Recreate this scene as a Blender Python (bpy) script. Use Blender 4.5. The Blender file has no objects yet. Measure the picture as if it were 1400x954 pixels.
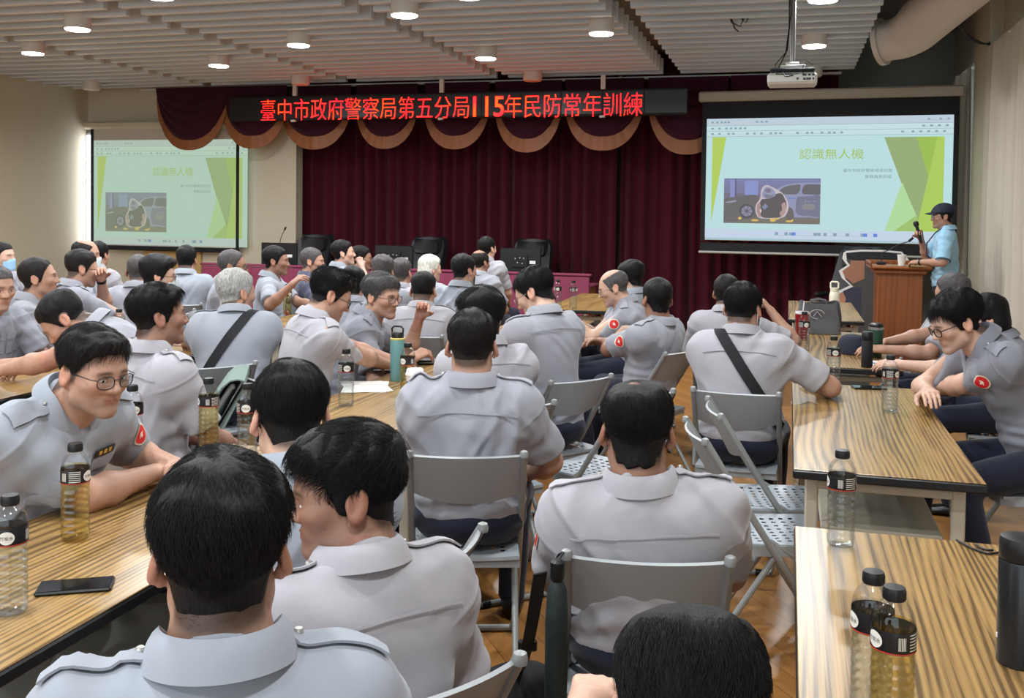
import bpy, math, random
import numpy as np
from mathutils import Vector, Matrix, Euler
random.seed(7)
SC = bpy.context.scene
COL = SC.collection
PI = math.pi
# ------------------------------------------------------------------ camera
F, PX, PY = 1350.0, 700.0, 330.0          # focal length and principal point in pixels of the 1400x954 frame
PITCH, YAW, ROLL, CH = math.radians(1.7), math.atan(378/1350.0), math.radians(0.72), 1.59
fw = np.array([-math.sin(YAW)*math.cos(PITCH), math.cos(YAW)*math.cos(PITCH), -math.sin(PITCH)])
rt0 = np.array([math.cos(YAW), math.sin(YAW), 0.0]); up0 = np.cross(rt0, fw)
rt = math.cos(ROLL)*rt0 + math.sin(ROLL)*up0
up = -math.sin(ROLL)*rt0 + math.cos(ROLL)*up0
cam_d = bpy.data.cameras.new('camera'); cam = bpy.data.objects.new('camera', cam_d); COL.objects.link(cam)
cam.matrix_world = Matrix(((rt[0], up[0], -fw[0], 0), (rt[1], up[1], -fw[1], 0), (rt[2], up[2], -fw[2], CH), (0, 0, 0, 1)))
cam_d.sensor_width = 36.0; cam_d.sensor_fit = 'HORIZONTAL'; cam_d.lens = F/1400*36
cam_d.shift_y = -(477-PY)/1400.0
cam_d.clip_start = 0.05; cam_d.clip_end = 100
SC.camera = cam
# ------------------------------------------------------------------ world, exposure
SC.view_settings.view_transform = 'Standard'; SC.view_settings.look = 'None'
SC.view_settings.exposure = 0.0; SC.view_settings.gamma = 1.0; SC.view_settings.use_curve_mapping = False
SC.cycles.max_bounces = 7; SC.cycles.diffuse_bounces = 4; SC.cycles.glossy_bounces = 3
SC.cycles.transmission_bounces = 6; SC.cycles.transparent_max_bounces = 12
SC.cycles.caustics_reflective = False; SC.cycles.caustics_refractive = False
SC.cycles.use_denoising = True; SC.cycles.sample_clamp_indirect = 6
W = bpy.data.worlds.new('daylight_and_fill'); SC.world = W; W.use_nodes = True
WB = W.node_tree.nodes['Background']
WB.inputs[0].default_value = (0.84, 0.94, 1.0, 1); WB.inputs[1].default_value = 2.5  # even sky; also an added fill entering where the rear wall is left out
LAMP_W = 40.0           # watts of each round ceiling lamp
WINDOW_W = 60.0

# ------------------------------------------------------------------ pixel -> point helpers used for laying the room out
def ray(x, y):
    return fw + rt*(x-PX)/F - up*(y-PY)/F
CC = np.array([0, 0, CH])
def at_z(x, y, z):
    d = ray(x, y); return CC + d*((z-CH)/d[2])
def at_y(x, y, Y):
    d = ray(x, y); return CC + d*(Y/d[1])
def at_x(x, y, X):
    d = ray(x, y); return CC + d*(X/d[0])

# ------------------------------------------------------------------ materials
def lin(c):
    return tuple(((v/255.0)/12.92 if v/255.0 <= 0.04045 else ((v/255.0+0.055)/1.055)**2.4) for v in c)
def mat(name, rgb, rough=0.5, metal=0.0, spec=0.5, emit=None, estr=1.0, trans=0.0, ior=1.45, alpha=1.0,
        noise=None, bump=None, coat=0.0, sheen=0.0, sss=0.0):
    """noise=(scale, amount[, stretch xyz]) varies the colour a little, bump=(scale, strength, dist[, stretch])"""
    m = bpy.data.materials.new(name); m.use_nodes = True
    nt = m.node_tree; b = nt.nodes['Principled BSDF']; L = nt.links
    c = lin(rgb)
    b.inputs['Base Color'].default_value = (*c, 1); b.inputs['Roughness'].default_value = rough
    b.inputs['Metallic'].default_value = metal; b.inputs['Specular IOR Level'].default_value = spec
    b.inputs['Transmission Weight'].default_value = trans; b.inputs['IOR'].default_value = ior
    b.inputs['Alpha'].default_value = alpha; b.inputs['Coat Weight'].default_value = coat
    b.inputs['Sheen Weight'].default_value = sheen
    if sss:
        b.inputs['Subsurface Weight'].default_value = sss; b.inputs['Subsurface Radius'].default_value = (0.012, 0.005, 0.003)
        b.inputs['Subsurface Scale'].default_value = 1.0
    if emit is not None:
        b.inputs['Emission Color'].default_value = (*lin(emit), 1); b.inputs['Emission Strength'].default_value = estr
    def nz(scale, stretch, detail=4):
        tc = nt.nodes.new('ShaderNodeTexCoord'); mp = nt.nodes.new('ShaderNodeMapping')
        mp.inputs['Scale'].default_value = stretch or (1, 1, 1)
        n = nt.nodes.new('ShaderNodeTexNoise'); n.inputs['Scale'].default_value = scale; n.inputs['Detail'].default_value = detail
        L.new(tc.outputs['Object'], mp.inputs['Vector']); L.new(mp.outputs['Vector'], n.inputs['Vector'])
        return n
    if noise:
        n = nz(noise[0], noise[2] if len(noise) > 2 else None)
        r = nt.nodes.new('ShaderNodeMapRange'); a = noise[1]
        r.inputs['From Min'].default_value = 0.3; r.inputs['From Max'].default_value = 0.7
        r.inputs['To Min'].default_value = 1-a; r.inputs['To Max'].default_value = 1+a
        mx = nt.nodes.new('ShaderNodeMix'); mx.data_type = 'RGBA'; mx.blend_type = 'MULTIPLY'; mx.inputs[0].default_value = 1
        mx.inputs[6].default_value = (*c, 1)
        L.new(n.outputs['Fac'], r.inputs['Value']); L.new(r.outputs['Result'], mx.inputs[7]); L.new(mx.outputs[2], b.inputs['Base Color'])
    if bump:
        n = nz(bump[0], bump[3] if len(bump) > 3 else None)
        bp = nt.nodes.new('ShaderNodeBump'); bp.inputs['Strength'].default_value = bump[1]; bp.inputs['Distance'].default_value = bump[2]
        L.new(n.outputs['Fac'], bp.inputs['Height']); L.new(bp.outputs['Normal'], b.inputs['Normal'])
    return m
def emat(name, rgb, s=1.0):
    m = bpy.data.materials.new(name); m.use_nodes = True; nt = m.node_tree
    nt.nodes.remove(nt.nodes['Principled BSDF'])
    e = nt.nodes.new('ShaderNodeEmission'); e.inputs[0].default_value = (*lin(rgb), 1); e.inputs[1].default_value = s
    nt.links.new(e.outputs[0], nt.nodes['Material Output'].inputs[0]); return m

def clear_mat(name, rgb, refl=0.08, rough=0.03):
    """thin clear sheet: lets light straight through, reflects a little"""
    m = bpy.data.materials.new(name); m.use_nodes = True; nt = m.node_tree; nt.nodes.remove(nt.nodes['Principled BSDF']); L = nt.links
    t = nt.nodes.new('ShaderNodeBsdfTransparent'); t.inputs[0].default_value = (*lin(rgb), 1); g = nt.nodes.new('ShaderNodeBsdfGlossy'); g.inputs['Roughness'].default_value = rough
    fr = nt.nodes.new('ShaderNodeLayerWeight'); fr.inputs[0].default_value = 0.25; ad = nt.nodes.new('ShaderNodeMath'); ad.operation = 'MULTIPLY_ADD'; ad.inputs[1].default_value = 0.30; ad.inputs[2].default_value = refl*.5
    L.new(fr.outputs['Fresnel'], ad.inputs[0]); mx = nt.nodes.new('ShaderNodeMixShader'); L.new(ad.outputs[0], mx.inputs[0]); L.new(t.outputs[0], mx.inputs[1]); L.new(g.outputs[0], mx.inputs[2])
    L.new(mx.outputs[0], nt.nodes['Material Output'].inputs[0]); return m
def wood_laminate(name, light, dark, scale=1.0, axis=1, rough=0.22):
    """straight grain with cathedral figures, running along `axis`"""
    m = bpy.data.materials.new(name); m.use_nodes = True; nt = m.node_tree; L = nt.links; b = nt.nodes['Principled BSDF']
    tc = nt.nodes.new('ShaderNodeTexCoord')
    def noise(sc, stretch, det, rgh=.5):
        mp = nt.nodes.new('ShaderNodeMapping'); q = [1.0, 1.0, 1.0]; q[axis] = stretch; mp.inputs['Scale'].default_value = q
        L.new(tc.outputs['Object'], mp.inputs['Vector']); n = nt.nodes.new('ShaderNodeTexNoise'); n.inputs['Scale'].default_value = sc*scale
        n.inputs['Detail'].default_value = det; n.inputs['Roughness'].default_value = rgh; L.new(mp.outputs['Vector'], n.inputs['Vector']); return n.outputs['Fac']
    def math_(op, a, b_=None, c=None):
        q = nt.nodes.new('ShaderNodeMath'); q.operation = op
        for i, v in enumerate((a, b_, c)):
            if v is None: continue
            if isinstance(v, (int, float)): q.inputs[i].default_value = v
            else: L.new(v, q.inputs[i])
        return q.outputs[0]
    sx = nt.nodes.new('ShaderNodeSeparateXYZ'); L.new(tc.outputs['Object'], sx.inputs[0])
    warp = noise(2.2, .16, 2.0, .4)                                        # slow wander that makes the cathedral arches
    across = math_('ADD', sx.outputs['X' if axis != 0 else 'Y'], math_('MULTIPLY', warp, .42))
    ring = math_('SINE', math_('MULTIPLY', across, 2*PI*52*scale))
    fine = noise(150, .010, 4, .65); mid = noise(40, .04, 3, .5)
    v = math_('ADD', math_('MULTIPLY', ring, .11), math_('ADD', math_('MULTIPLY', fine, .62), math_('MULTIPLY', mid, .50)))
    cr = nt.nodes.new('ShaderNodeValToRGB'); e = cr.color_ramp.elements
    e[0].position = 0.42; e[0].color = (*lin(dark), 1); e[1].position = 0.72; e[1].color = (*lin(light), 1)
    e2 = cr.color_ramp.elements.new(0.54); md = tuple((a*0.35+c*0.65) for a, c in zip(dark, light)); e2.color = (*lin(md), 1)
    L.new(v, cr.inputs[0]); L.new(cr.outputs[0], b.inputs['Base Color'])
    b.inputs['Roughness'].default_value = rough; b.inputs['Specular IOR Level'].default_value = 0.45
    return m

# ------------------------------------------------------------------ mesh builder
class MB:
    def __init__(s): s.v = []; s.f = []; s.m = []; s.n = 0
    def add(s, v, f, mi=0, M=None):
        v = np.asarray(v, float).reshape(-1, 3)
        if M is not None:
            A = np.array(M); v = v @ A[:3, :3].T + A[:3, 3]
        s.v.append(v); s.f += [tuple(int(i)+s.n for i in q) for q in f]; s.m += [mi]*len(f); s.n += len(v)
        return s
    def box(s, c, size, bev=0.003, mi=0, M=None, rz=0.0):
        h = np.array(size)/2.0; b = min(bev, h.min()*0.9); V = []; idx = {}
        for sx in (-1, 1):
            for sy in (-1, 1):
                for sz in (-1, 1):
                    for ax in range(3):
                        p = np.array([sx, sy, sz])*(h-b); p[ax] = (sx, sy, sz)[ax]*h[ax]
                        idx[(sx, sy, sz, ax)] = len(V); V.append(p)
        V = np.array(V); Fc = []
        for ax in range(3):
            o = [a for a in range(3) if a != ax]
            for sg in (-1, 1):
                q = []
                for a, bb in ((-1, -1), (1, -1), (1, 1), (-1, 1)):
                    k = [0, 0, 0]; k[ax] = sg; k[o[0]] = a; k[o[1]] = bb; q.append(idx[(*k, ax)])
                Fc.append(q)
        for ax in range(3):
            o = [a for a in range(3) if a != ax]
            for a in (-1, 1):
                for bb in (-1, 1):
                    q = []
                    for sg, w in ((-1, o[0]), (1, o[0]), (1, o[1]), (-1, o[1])):
                        k = [0, 0, 0]; k[ax] = sg; k[o[0]] = a; k[o[1]] = bb; q.append(idx[(*k, w)])
                    Fc.append(q)
        for sx in (-1, 1):
            for sy in (-1, 1):
                for sz in (-1, 1): Fc.append([idx[(sx, sy, sz, a)] for a in range(3)])
        G = []
        for q in Fc:
            p = V[q]; nn = np.cross(p[1]-p[0], p[2]-p[0])
            G.append(q if nn @ p.mean(0) > 0 else q[::-1])
        if rz:
            cz, sz_ = math.cos(rz), math.sin(rz); V = V @ np.array([[cz, sz_, 0], [-sz_, cz, 0], [0, 0, 1]])
        return s.add(V+np.array(c), G, mi, M)
    def tube(s, pts, r, n=10, mi=0, cap=True, M=None, flat=None):
        pts = np.asarray(pts, float); k = len(pts); r = np.full(k, r) if np.isscalar(r) else np.asarray(r, float)
        T = np.gradient(pts, axis=0); T /= np.linalg.norm(T, axis=1)[:, None]+1e-9
        u = np.array([0, 0, 1.0]) if abs(T[0][2]) < 0.9 else np.array([1.0, 0, 0])
        V = []
        for i in range(k):
            u = u-T[i]*(u @ T[i]); u /= np.linalg.norm(u)+1e-9; w = np.cross(T[i], u)
            for j in range(n):
                a = 2*PI*j/n; V.append(pts[i]+r[i]*(math.cos(a)*u*(flat or 1)+math.sin(a)*w))
        Fc = [[i*n+j, i*n+(j+1) % n, (i+1)*n+(j+1) % n, (i+1)*n+j] for i in range(k-1) for j in range(n)]
        if cap: Fc += [list(range(n))[::-1], [(k-1)*n+j for j in range(n)]]
        return s.add(V, Fc, mi, M)
    def lathe(s, prof, n=24, mi=0, M=None, cap=True):
        """prof = [(r, z), ...] from bottom to top"""
        V = []; k = len(prof)
        for r, z in prof:
            for j in range(n): V.append((r*math.cos(2*PI*j/n), r*math.sin(2*PI*j/n), z))
        Fc = [[i*n+j, i*n+(j+1) % n, (i+1)*n+(j+1) % n, (i+1)*n+j] for i in range(k-1) for j in range(n)]
        if cap: Fc += [list(range(n))[::-1], [(k-1)*n+j for j in range(n)]]
        return s.add(V, Fc, mi, M)
    def prism(s, poly, t, mi=0, M=None):
        """polygon in local XY extruded from z=0 to z=t"""
        n = len(poly); a = sum(poly[i][0]*poly[(i+1) % n][1]-poly[(i+1) % n][0]*poly[i][1] for i in range(n))
        P = list(poly) if a > 0 else list(poly)[::-1]
        V = [(x, y, 0) for x, y in P]+[(x, y, t) for x, y in P]
        Fc = [list(range(n))[::-1], [n+i for i in range(n)]]+[[i, (i+1) % n, n+(i+1) % n, n+i] for i in range(n)]
        return s.add(V, Fc, mi, M)
    def grid(s, fn, nu, nv, mi=0, closed_u=False):
        V = [fn(i/(nu-1) if not closed_u else i/nu, j/(nv-1)) for i in range(nu) for j in range(nv)]
        k = nu if closed_u else nu-1
        Fc = [[i*nv+j, ((i+1) % nu)*nv+j, ((i+1) % nu)*nv+j+1, i*nv+j+1] for i in range(k) for j in range(nv-1)]
        return s.add(V, Fc, mi)
    def sheet(s, fn, nu, nv, t, mi=0, nrm=None):
        """closed thin slab: grid of points thickened along its own normals"""
        P = np.array([[fn(i/(nu-1), j/(nv-1)) for j in range(nv)] for i in range(nu)], float)
        return s.slab(P, t, mi, nrm)
    def slab(s, P, t, mi=0, nrm=None):
        nu, nv = P.shape[:2]
        if nrm is None:
            du = np.gradient(P, axis=0); dv = np.gradient(P, axis=1); N = np.cross(du, dv); N /= np.linalg.norm(N, axis=2)[..., None]+1e-12
        else: N = np.broadcast_to(np.asarray(nrm, float), P.shape)
        A = (P+N*t/2).reshape(-1, 3); B = (P-N*t/2).reshape(-1, 3); k = nu*nv; Fc = []
        for i in range(nu-1):
            for j in range(nv-1):
                q = [i*nv+j, (i+1)*nv+j, (i+1)*nv+j+1, i*nv+j+1]; Fc.append(q); Fc.append([k+x for x in q[::-1]])
        ring = [i*nv for i in range(nu)]+[(nu-1)*nv+j for j in range(1, nv)]+[i*nv+nv-1 for i in range(nu-2, -1, -1)]+[j for j in range(nv-2, 0, -1)]
        for a, b in zip(ring, ring[1:]+ring[:1]): Fc.append([b, a, k+a, k+b])
        return s.add(np.vstack([A, B]), Fc, mi)
    def mesh(s, name, mats, smooth=35):
        me = bpy.data.meshes.new(name)
        V = np.vstack(s.v) if s.v else np.zeros((0, 3))
        me.from_pydata(V.tolist(), [], s.f)
        for m in (mats if isinstance(mats, (list, tuple)) else [mats]): me.materials.append(m)
        if len(set(s.m)) > 1: me.polygons.foreach_set('material_index', s.m)
        if smooth:
            me.polygons.foreach_set('use_smooth', [True]*len(me.polygons)); me.set_sharp_from_angle(angle=math.radians(smooth))
        me.update(); return me
    def build(s, name, mats, parent=None, loc=(0, 0, 0), rz=0.0, smooth=35):
        return link(name, s.mesh(name, mats, smooth), parent, loc, rz)
def link(name, data, parent=None, loc=(0, 0, 0), rz=0.0):
    o = bpy.data.objects.new(name, data); COL.objects.link(o); o.location = loc; o.rotation_euler = (0, 0, rz)
    if parent is not None: o.parent = parent
    return o
def tag(o, label=None, cat=None, group=None, kind=None):
    if label: o['label'] = label
    if cat: o['category'] = cat
    if group: o['group'] = group
    if kind: o['kind'] = kind
    return o
def empty(name, loc=(0, 0, 0), rz=0.0, label=None, cat=None, group=None):
    o = link(name, None, None, loc, rz); o.empty_display_size = 0.1
    return tag(o, label, cat, group)
KIDS = {}
def kids(o):
    return [c for c in COL.objects if c.parent == o] if o.name not in KIDS else KIDS[o.name]
def copy_tree(o, loc, rz, label=None, cat=None, group=None):
    r = o.copy(); COL.objects.link(r); r.location = loc; r.rotation_euler = (0, 0, rz)
    tag(r, label, cat, group)
    def rec(src, dst):
        for ch in kids(src):
            c = ch.copy(); COL.objects.link(c); c.parent = dst; rec(ch, c)
    rec(o, r); return r
def freeze(o):
    """remember the children of a source object so that copying stays quick"""
    KIDS[o.name] = [c for c in COL.objects if c.parent == o]
    for c in KIDS[o.name]: freeze(c)
def struct(o, label=None):
    o['kind'] = 'structure'
    return o
def text_mesh(body, size, extrude=0.0, spacing=1.0, thin=0.0):
    cu = bpy.data.curves.new('t', 'FONT'); cu.body = body; cu.size = size; cu.extrude = extrude; cu.resolution_u = 3
    cu.align_x = 'CENTER'; cu.align_y = 'CENTER'; cu.space_character = spacing; cu.offset = -thin
    ob = bpy.data.objects.new('t', cu); COL.objects.link(ob)
    dg = bpy.context.evaluated_depsgraph_get(); me = bpy.data.meshes.new_from_object(ob.evaluated_get(dg))
    n = len(me.vertices); v = np.zeros(n*3); me.vertices.foreach_get('co', v); fs = [tuple(p.vertices) for p in me.polygons]
    bpy.data.objects.remove(ob); bpy.data.curves.remove(cu); bpy.data.meshes.remove(me)
    return v.reshape(-1, 3), fs
# ================================================================== THE ROOM
CEIL = 3.40; FARY = 13.2; LX = -10.66; RX = 2.2
M_floor = None
def floor_mat():
    m = bpy.data.materials.new('timber_floor'); m.use_nodes = True; nt = m.node_tree; L = nt.links; b = nt.nodes['Principled BSDF']
    tc = nt.nodes.new('ShaderNodeTexCoord'); mp = nt.nodes.new('ShaderNodeMapping'); mp.inputs['Rotation'].default_value = (0, 0, PI/2-0.62)
    L.new(tc.outputs['Object'], mp.inputs['Vector'])
    br = nt.nodes.new('ShaderNodeTexBrick'); br.inputs['Scale'].default_value = 1.0
    br.inputs['Brick Width'].default_value = 0.9; br.inputs['Row Height'].default_value = 0.09; br.inputs['Mortar Size'].default_value = 0.0016
    br.inputs['Color1'].default_value = (*lin((162, 114, 62)), 1); br.inputs['Color2'].default_value = (*lin((144, 98, 50)), 1)
    br.inputs['Mortar'].default_value = (*lin((96, 60, 24)), 1); L.new(mp.outputs['Vector'], br.inputs['Vector'])
    n = nt.nodes.new('ShaderNodeTexNoise'); n.inputs['Scale'].default_value = 7; n.inputs['Detail'].default_value = 6
    mp2 = nt.nodes.new('ShaderNodeMapping'); mp2.inputs['Scale'].default_value = (0.4, 6, 1); L.new(mp.outputs['Vector'], mp2.inputs['Vector']); L.new(mp2.outputs['Vector'], n.inputs['Vector'])
    r = nt.nodes.new('ShaderNodeMapRange'); r.inputs['To Min'].default_value = 0.78; r.inputs['To Max'].default_value = 1.18; L.new(n.outputs['Fac'], r.inputs['Value'])
    mx = nt.nodes.new('ShaderNodeMix'); mx.data_type = 'RGBA'; mx.blend_type = 'MULTIPLY'; mx.inputs[0].default_value = 1
    L.new(br.outputs['Color'], mx.inputs[6]); L.new(r.outputs['Result'], mx.inputs[7]); L.new(mx.outputs[2], b.inputs['Base Color'])
    b.inputs['Roughness'].default_value = 0.3; b.inputs['Coat Weight'].default_value = 0.15; b.inputs['Coat Roughness'].default_value = 0.2
    return m
M_wall = mat('cream_paint', (196, 187, 166), 0.85, noise=(0.8, 0.03))
M_wall2 = mat('grey_green_paint', (152, 150, 138), 0.85, noise=(0.8, 0.03))
M_white = mat('white_slat_paint', (198, 206, 213), 0.5)
M_slab = mat('ceiling_void', (96, 92, 88), 0.9)
M_black = mat('black_plastic', (18, 18, 20), 0.4)
M_blackm = mat('black_matt', (22, 23, 27), 0.75)
M_lampw = mat('lamp_white_metal', (205, 202, 196), 0.5)
M_glow = emat('lamp_diffuser_glow', (255, 250, 240), 26.0)
M_dull = mat('lamp_diffuser_off', (200, 196, 186), 0.4)

flo = MB().box((-4.3, 5.4, -0.05), (14.0, 19.4, 0.1), 0); struct(flo.build('floor', floor_mat(), smooth=0))
# walls
w = MB().box((LX-0.1, 5.5, 2.1), (0.2, 19.0, 4.2), 0); struct(w.build('wall_left', M_wall, smooth=0))
XC = at_y(408, 300, 13.3)[0]
w = MB().box(((LX-0.2+XC)/2, 13.32, 2.1), (XC-LX+0.2, 0.2, 4.2), 0); w.box((XC-0.85, 14.3, 2.1), (0.1, 1.9, 4.2), 0)
struct(w.build('wall_back', M_wall, smooth=0))
w = MB().box((-2.5, 15.25, 2.1), (10.4, 0.2, 4.2), 0); struct(w.build('wall_stage', M_wall2, smooth=0))
# tan access panel low on the back wall, under the left screen
# right wall with two tall window openings; curtains hang in front of them
W2, W3 = (12.95, 13.95), (3.2, 11.5)
w = MB()
for y0, y1 in ((-4, W3[0]), (W3[1], W2[0]), (W2[1], 15.3)): w.box((RX+0.1, (y0+y1)/2, 2.1), (0.2, y1-y0, 4.2), 0)
for y0, y1 in (W2, W3):
    w.box((RX+0.1, (y0+y1)/2, 3.85), (0.2, y1-y0, 0.7), 0); w.box((RX+0.1, (y0+y1)/2, 0.15), (0.2, y1-y0, 0.3), 0)
struct(w.build('wall_right', M_wall, smooth=0))
w = MB().box((RX-0.06, 12.22, 2.1), (0.16, 0.9, 4.2), 0.01); struct(w.build('trim_1', M_wall))
M_frame = mat('window_aluminium', (150, 150, 148), 0.4, 0.6)
M_pane = clear_mat('window_glass', (240, 246, 248), 0.06)
for i, (y0, y1) in enumerate((W2, W3)):
    n = max(1, round((y1-y0)/1.5)); g = MB(); pn = MB()
    for k in range(n+1):
        yy = y0+(y1-y0)*k/n; g.box((RX+0.12, min(max(yy, y0+0.03), y1-0.03), 1.9), (0.06, 0.06, 3.2), 0.004)
    for z in (0.33, 3.47): g.box((RX+0.12, (y0+y1)/2, z), (0.06, y1-y0, 0.06), 0.004)
    o = struct(g.build('window_%d' % (i+1), M_frame))
    pn.box((RX+0.12, (y0+y1)/2, 1.9), (0.008, y1-y0, 3.1), 0); pn.build('pane', M_pane, o, smooth=0)
# upper slab and the slatted suspended ceiling
w = MB().box((-4.2, 5.6, 4.25), (13.2, 19.6, 0.1), 0); struct(w.build('ceiling', M_slab, smooth=0))
GX = [(-10.64, -8.36), (-8.22, -6.06), (-5.9, -3.84), (-3.68, -1.6), (-1.38, 0.74)]
PITCH_S = 0.32; YS0 = 8.57-0.18
for i, (x0, x1) in enumerate(GX):
    g = MB(); k0 = -30
    for k in range(k0, 16):
        y = YS0+PITCH_S*k
        if y > 13.05: continue
        xo = 0.0
        g.box(((x0+x1)/2+xo, y, CEIL+0.10), (x1-x0, 0.07, 0.20), 0.004)
    for x in (x0+0.4, (x0+x1)/2, x1-0.4): g.box((x, 5.9, CEIL+0.235), (0.05, 14.5, 0.05), 0.003)
    struct(g.build('ceiling_slats_%d' % (i+1), M_white, smooth=0))
struct(MB().box((-4.95, 5.8, CEIL+0.36), (11.4, 15.0, 0.02), 0).build('ceiling_void', mat('ceiling_board', (120, 116, 112), 0.9), smooth=0))
# ---------------------------------------------------------------- ceiling lamps
def lamp_src():
    e = empty('ceiling_lamp')
    MB().lathe([(0.116, 0.0), (0.122, 0.004), (0.124, 0.02), (0.122, 0.17), (0.116, 0.175)], 28).build('lamp_housing', M_lampw, e)
    return e
LZ = 3.30
lamp0 = lamp_src(); freeze(lamp0)
diff_on = MB().lathe([(0.110, -0.010), (0.115, 0.002)], 28).mesh('lamp_diffuser', M_glow)
diff_off = MB().lathe([(0.110, -0.010), (0.115, 0.002)], 28).mesh('lamp_diffuser', M_dull)
lamp_pix = [(553, 21, 1, 'lit round ceiling lamp above the start of the red sign, nearest the camera there'),
            (408, 62, 1, 'lit round ceiling lamp high above the left part of the red sign'),
            (822, 46, 1, 'lit round ceiling lamp left of the dark ceiling gap above the stage'),
            (664, 80, 1, 'lit round ceiling lamp above the middle of the red sign'),
            (106, 40, 1, 'lit round ceiling lamp at upper left, the nearer of the left pair'),
            (45, 73, 1, 'lit round ceiling lamp farthest left, close to the left wall'),
            (299, 90, 1, 'lit round ceiling lamp in front of the leftmost gold trimmed swag'),
            (1113, 63, 1, 'lit round ceiling lamp right of the hanging projector'),
            (125, 122, 0, 'unlit round ceiling lamp in the back left corner over the left screen'),
            (205, 139, 0, 'unlit round ceiling lamp touching the leftmost dark swag'),
            (411, 115, 0, 'unlit round ceiling lamp just above the first characters of the red sign'),
            (728, 110, 0, 'unlit round ceiling lamp just above the right half of the red sign'),
            (1110, 104, 0, 'unlit round ceiling lamp directly behind the hanging projector'),
            (1125, 0, 1, 'lit round ceiling lamp at the top edge above the projector'),
            (640, -5, 1, 'lit round ceiling lamp cut by the top edge near the picture middle'),
            (218, -4, 1, 'lit round ceiling lamp cut by the top edge at upper left')]
lamp_xy = []
first = True
for px, py, on, lab in lamp_pix:
    p = at_z(px, py, LZ); lamp_xy.append((p[0], p[1], on))
    if first: o = lamp0; o.location = (p[0], p[1], LZ); tag(o, lab, 'ceiling lamp', 'round ceiling lamps'); first = False
    else: o = copy_tree(lamp0, (p[0], p[1], LZ), 0, lab, 'ceiling lamp', 'round ceiling lamps')
    link('lamp_diffuser', diff_on if on else diff_off, o)
# the same grid carries on over the heads of the audience and behind the camera
for x, y, wh in ((-4.0, 5.9, 'the stout man with the strap'), (-1.7, 4.1, 'the broad man in the middle'), (-0.1, 5.5, 'the strap wearer of the right row'), (-3.3, 3.0, 'the bent-over man on the left'), (-6.6, 5.7, 'the blue mask at the left edge'), (-1.7, 1.6, 'the nearest left table'), (0.2, 2.9, 'the nearest right table'), (-5.0, 4.3, 'the smiling man at the left edge'), (-8.2, 7.0, 'the left wall'),
                (-3.3, 0.4, 'the floor left of the camera'), (-0.1, 0.4, 'the camera'), (-1.7, -1.0, 'the floor behind the camera'), (-5.0, 1.6, 'the floor well left of the camera'), (-8.2, 4.3, 'the near end of the left wall')):
    o = copy_tree(lamp0, (x, y, LZ), 0, 'lit ceiling lamp above the picture, over '+wh, 'ceiling lamp', 'round ceiling lamps')
    link('lamp_diffuser', diff_on, o); lamp_xy.append((x, y, 1))
for x, y, on in lamp_xy:
    if not on: continue
    ld = bpy.data.lights.new('lamp_light', 'AREA'); ld.shape = 'DISK'; ld.size = 0.22; ld.energy = LAMP_W; ld.color = (0.93, 0.98, 1.0)
    ld.spread = math.radians(170)
    lo = bpy.data.objects.new('lamp_light', ld); COL.objects.link(lo); lo.location = (x, y, LZ-0.018); lo.rotation_euler = (0, 0, 0)
# ---------------------------------------------------------------- stage curtain
M_cur = mat('maroon_velvet', (70, 13, 28), 0.9, spec=0.2, sheen=0.06, noise=(3, 0.12, (1, 1, 0.1)))
M_gold = mat('gold_satin', (138, 84, 46), 0.5, noise=(12, 0.1, (1, 1, 0.1)))
def pleated(x0, x1, y, z0, z1, amp, per, seed, nz=10, along='x', flare=0.35, n_per=8):
    rnd = random.Random(seed); n = max(3, int(abs(x1-x0)/per)); ph = [rnd.uniform(-0.5, 0.5) for _ in range(n+2)]; am = [rnd.uniform(0.6, 1.25) for _ in range(n+2)]
    g = MB(); nu = n*n_per+1
    def fn(u, v):
        t = u*n; i = int(min(t, n-1e-6)); f = t-i
        a = am[i]*(1-f)+am[i+1]*f; w = math.sin(2*PI*(t+0.22*(ph[i]*(1-f)+ph[i+1]*f)))
        d = amp*a*(0.55+0.45*(1-v)**0.5*(1+flare))*w+amp*0.5*math.sin(2*PI*t*0.37+seed)
        z = z0+(z1-z0)*v
        return (x0+(x1-x0)*u, y+d, z) if along == 'x' else (y+d, x0+(x1-x0)*u, z)
    g.sheet(fn, nu, nz, 0.006)
    return g
CUY = 13.62; CX1 = at_y(1140, 400, CUY)[0]
cx_mid = at_y(845, 300, CUY)[0]
for n_, (a, b, sd) in enumerate(((XC-0.55, cx_mid-0.03, 3), (cx_mid+0.03, CX1, 8))):
    o = pleated(a, b, CUY, 0.03, 4.0, 0.055, 0.17, sd, 12).build('stage_curtain', M_cur, smooth=60)
    tag(o, ['long maroon pleated stage curtain behind the head desk, left of the screen', 'maroon pleated stage curtain running behind the big right screen'][n_], 'curtain', 'stage curtains')
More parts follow.
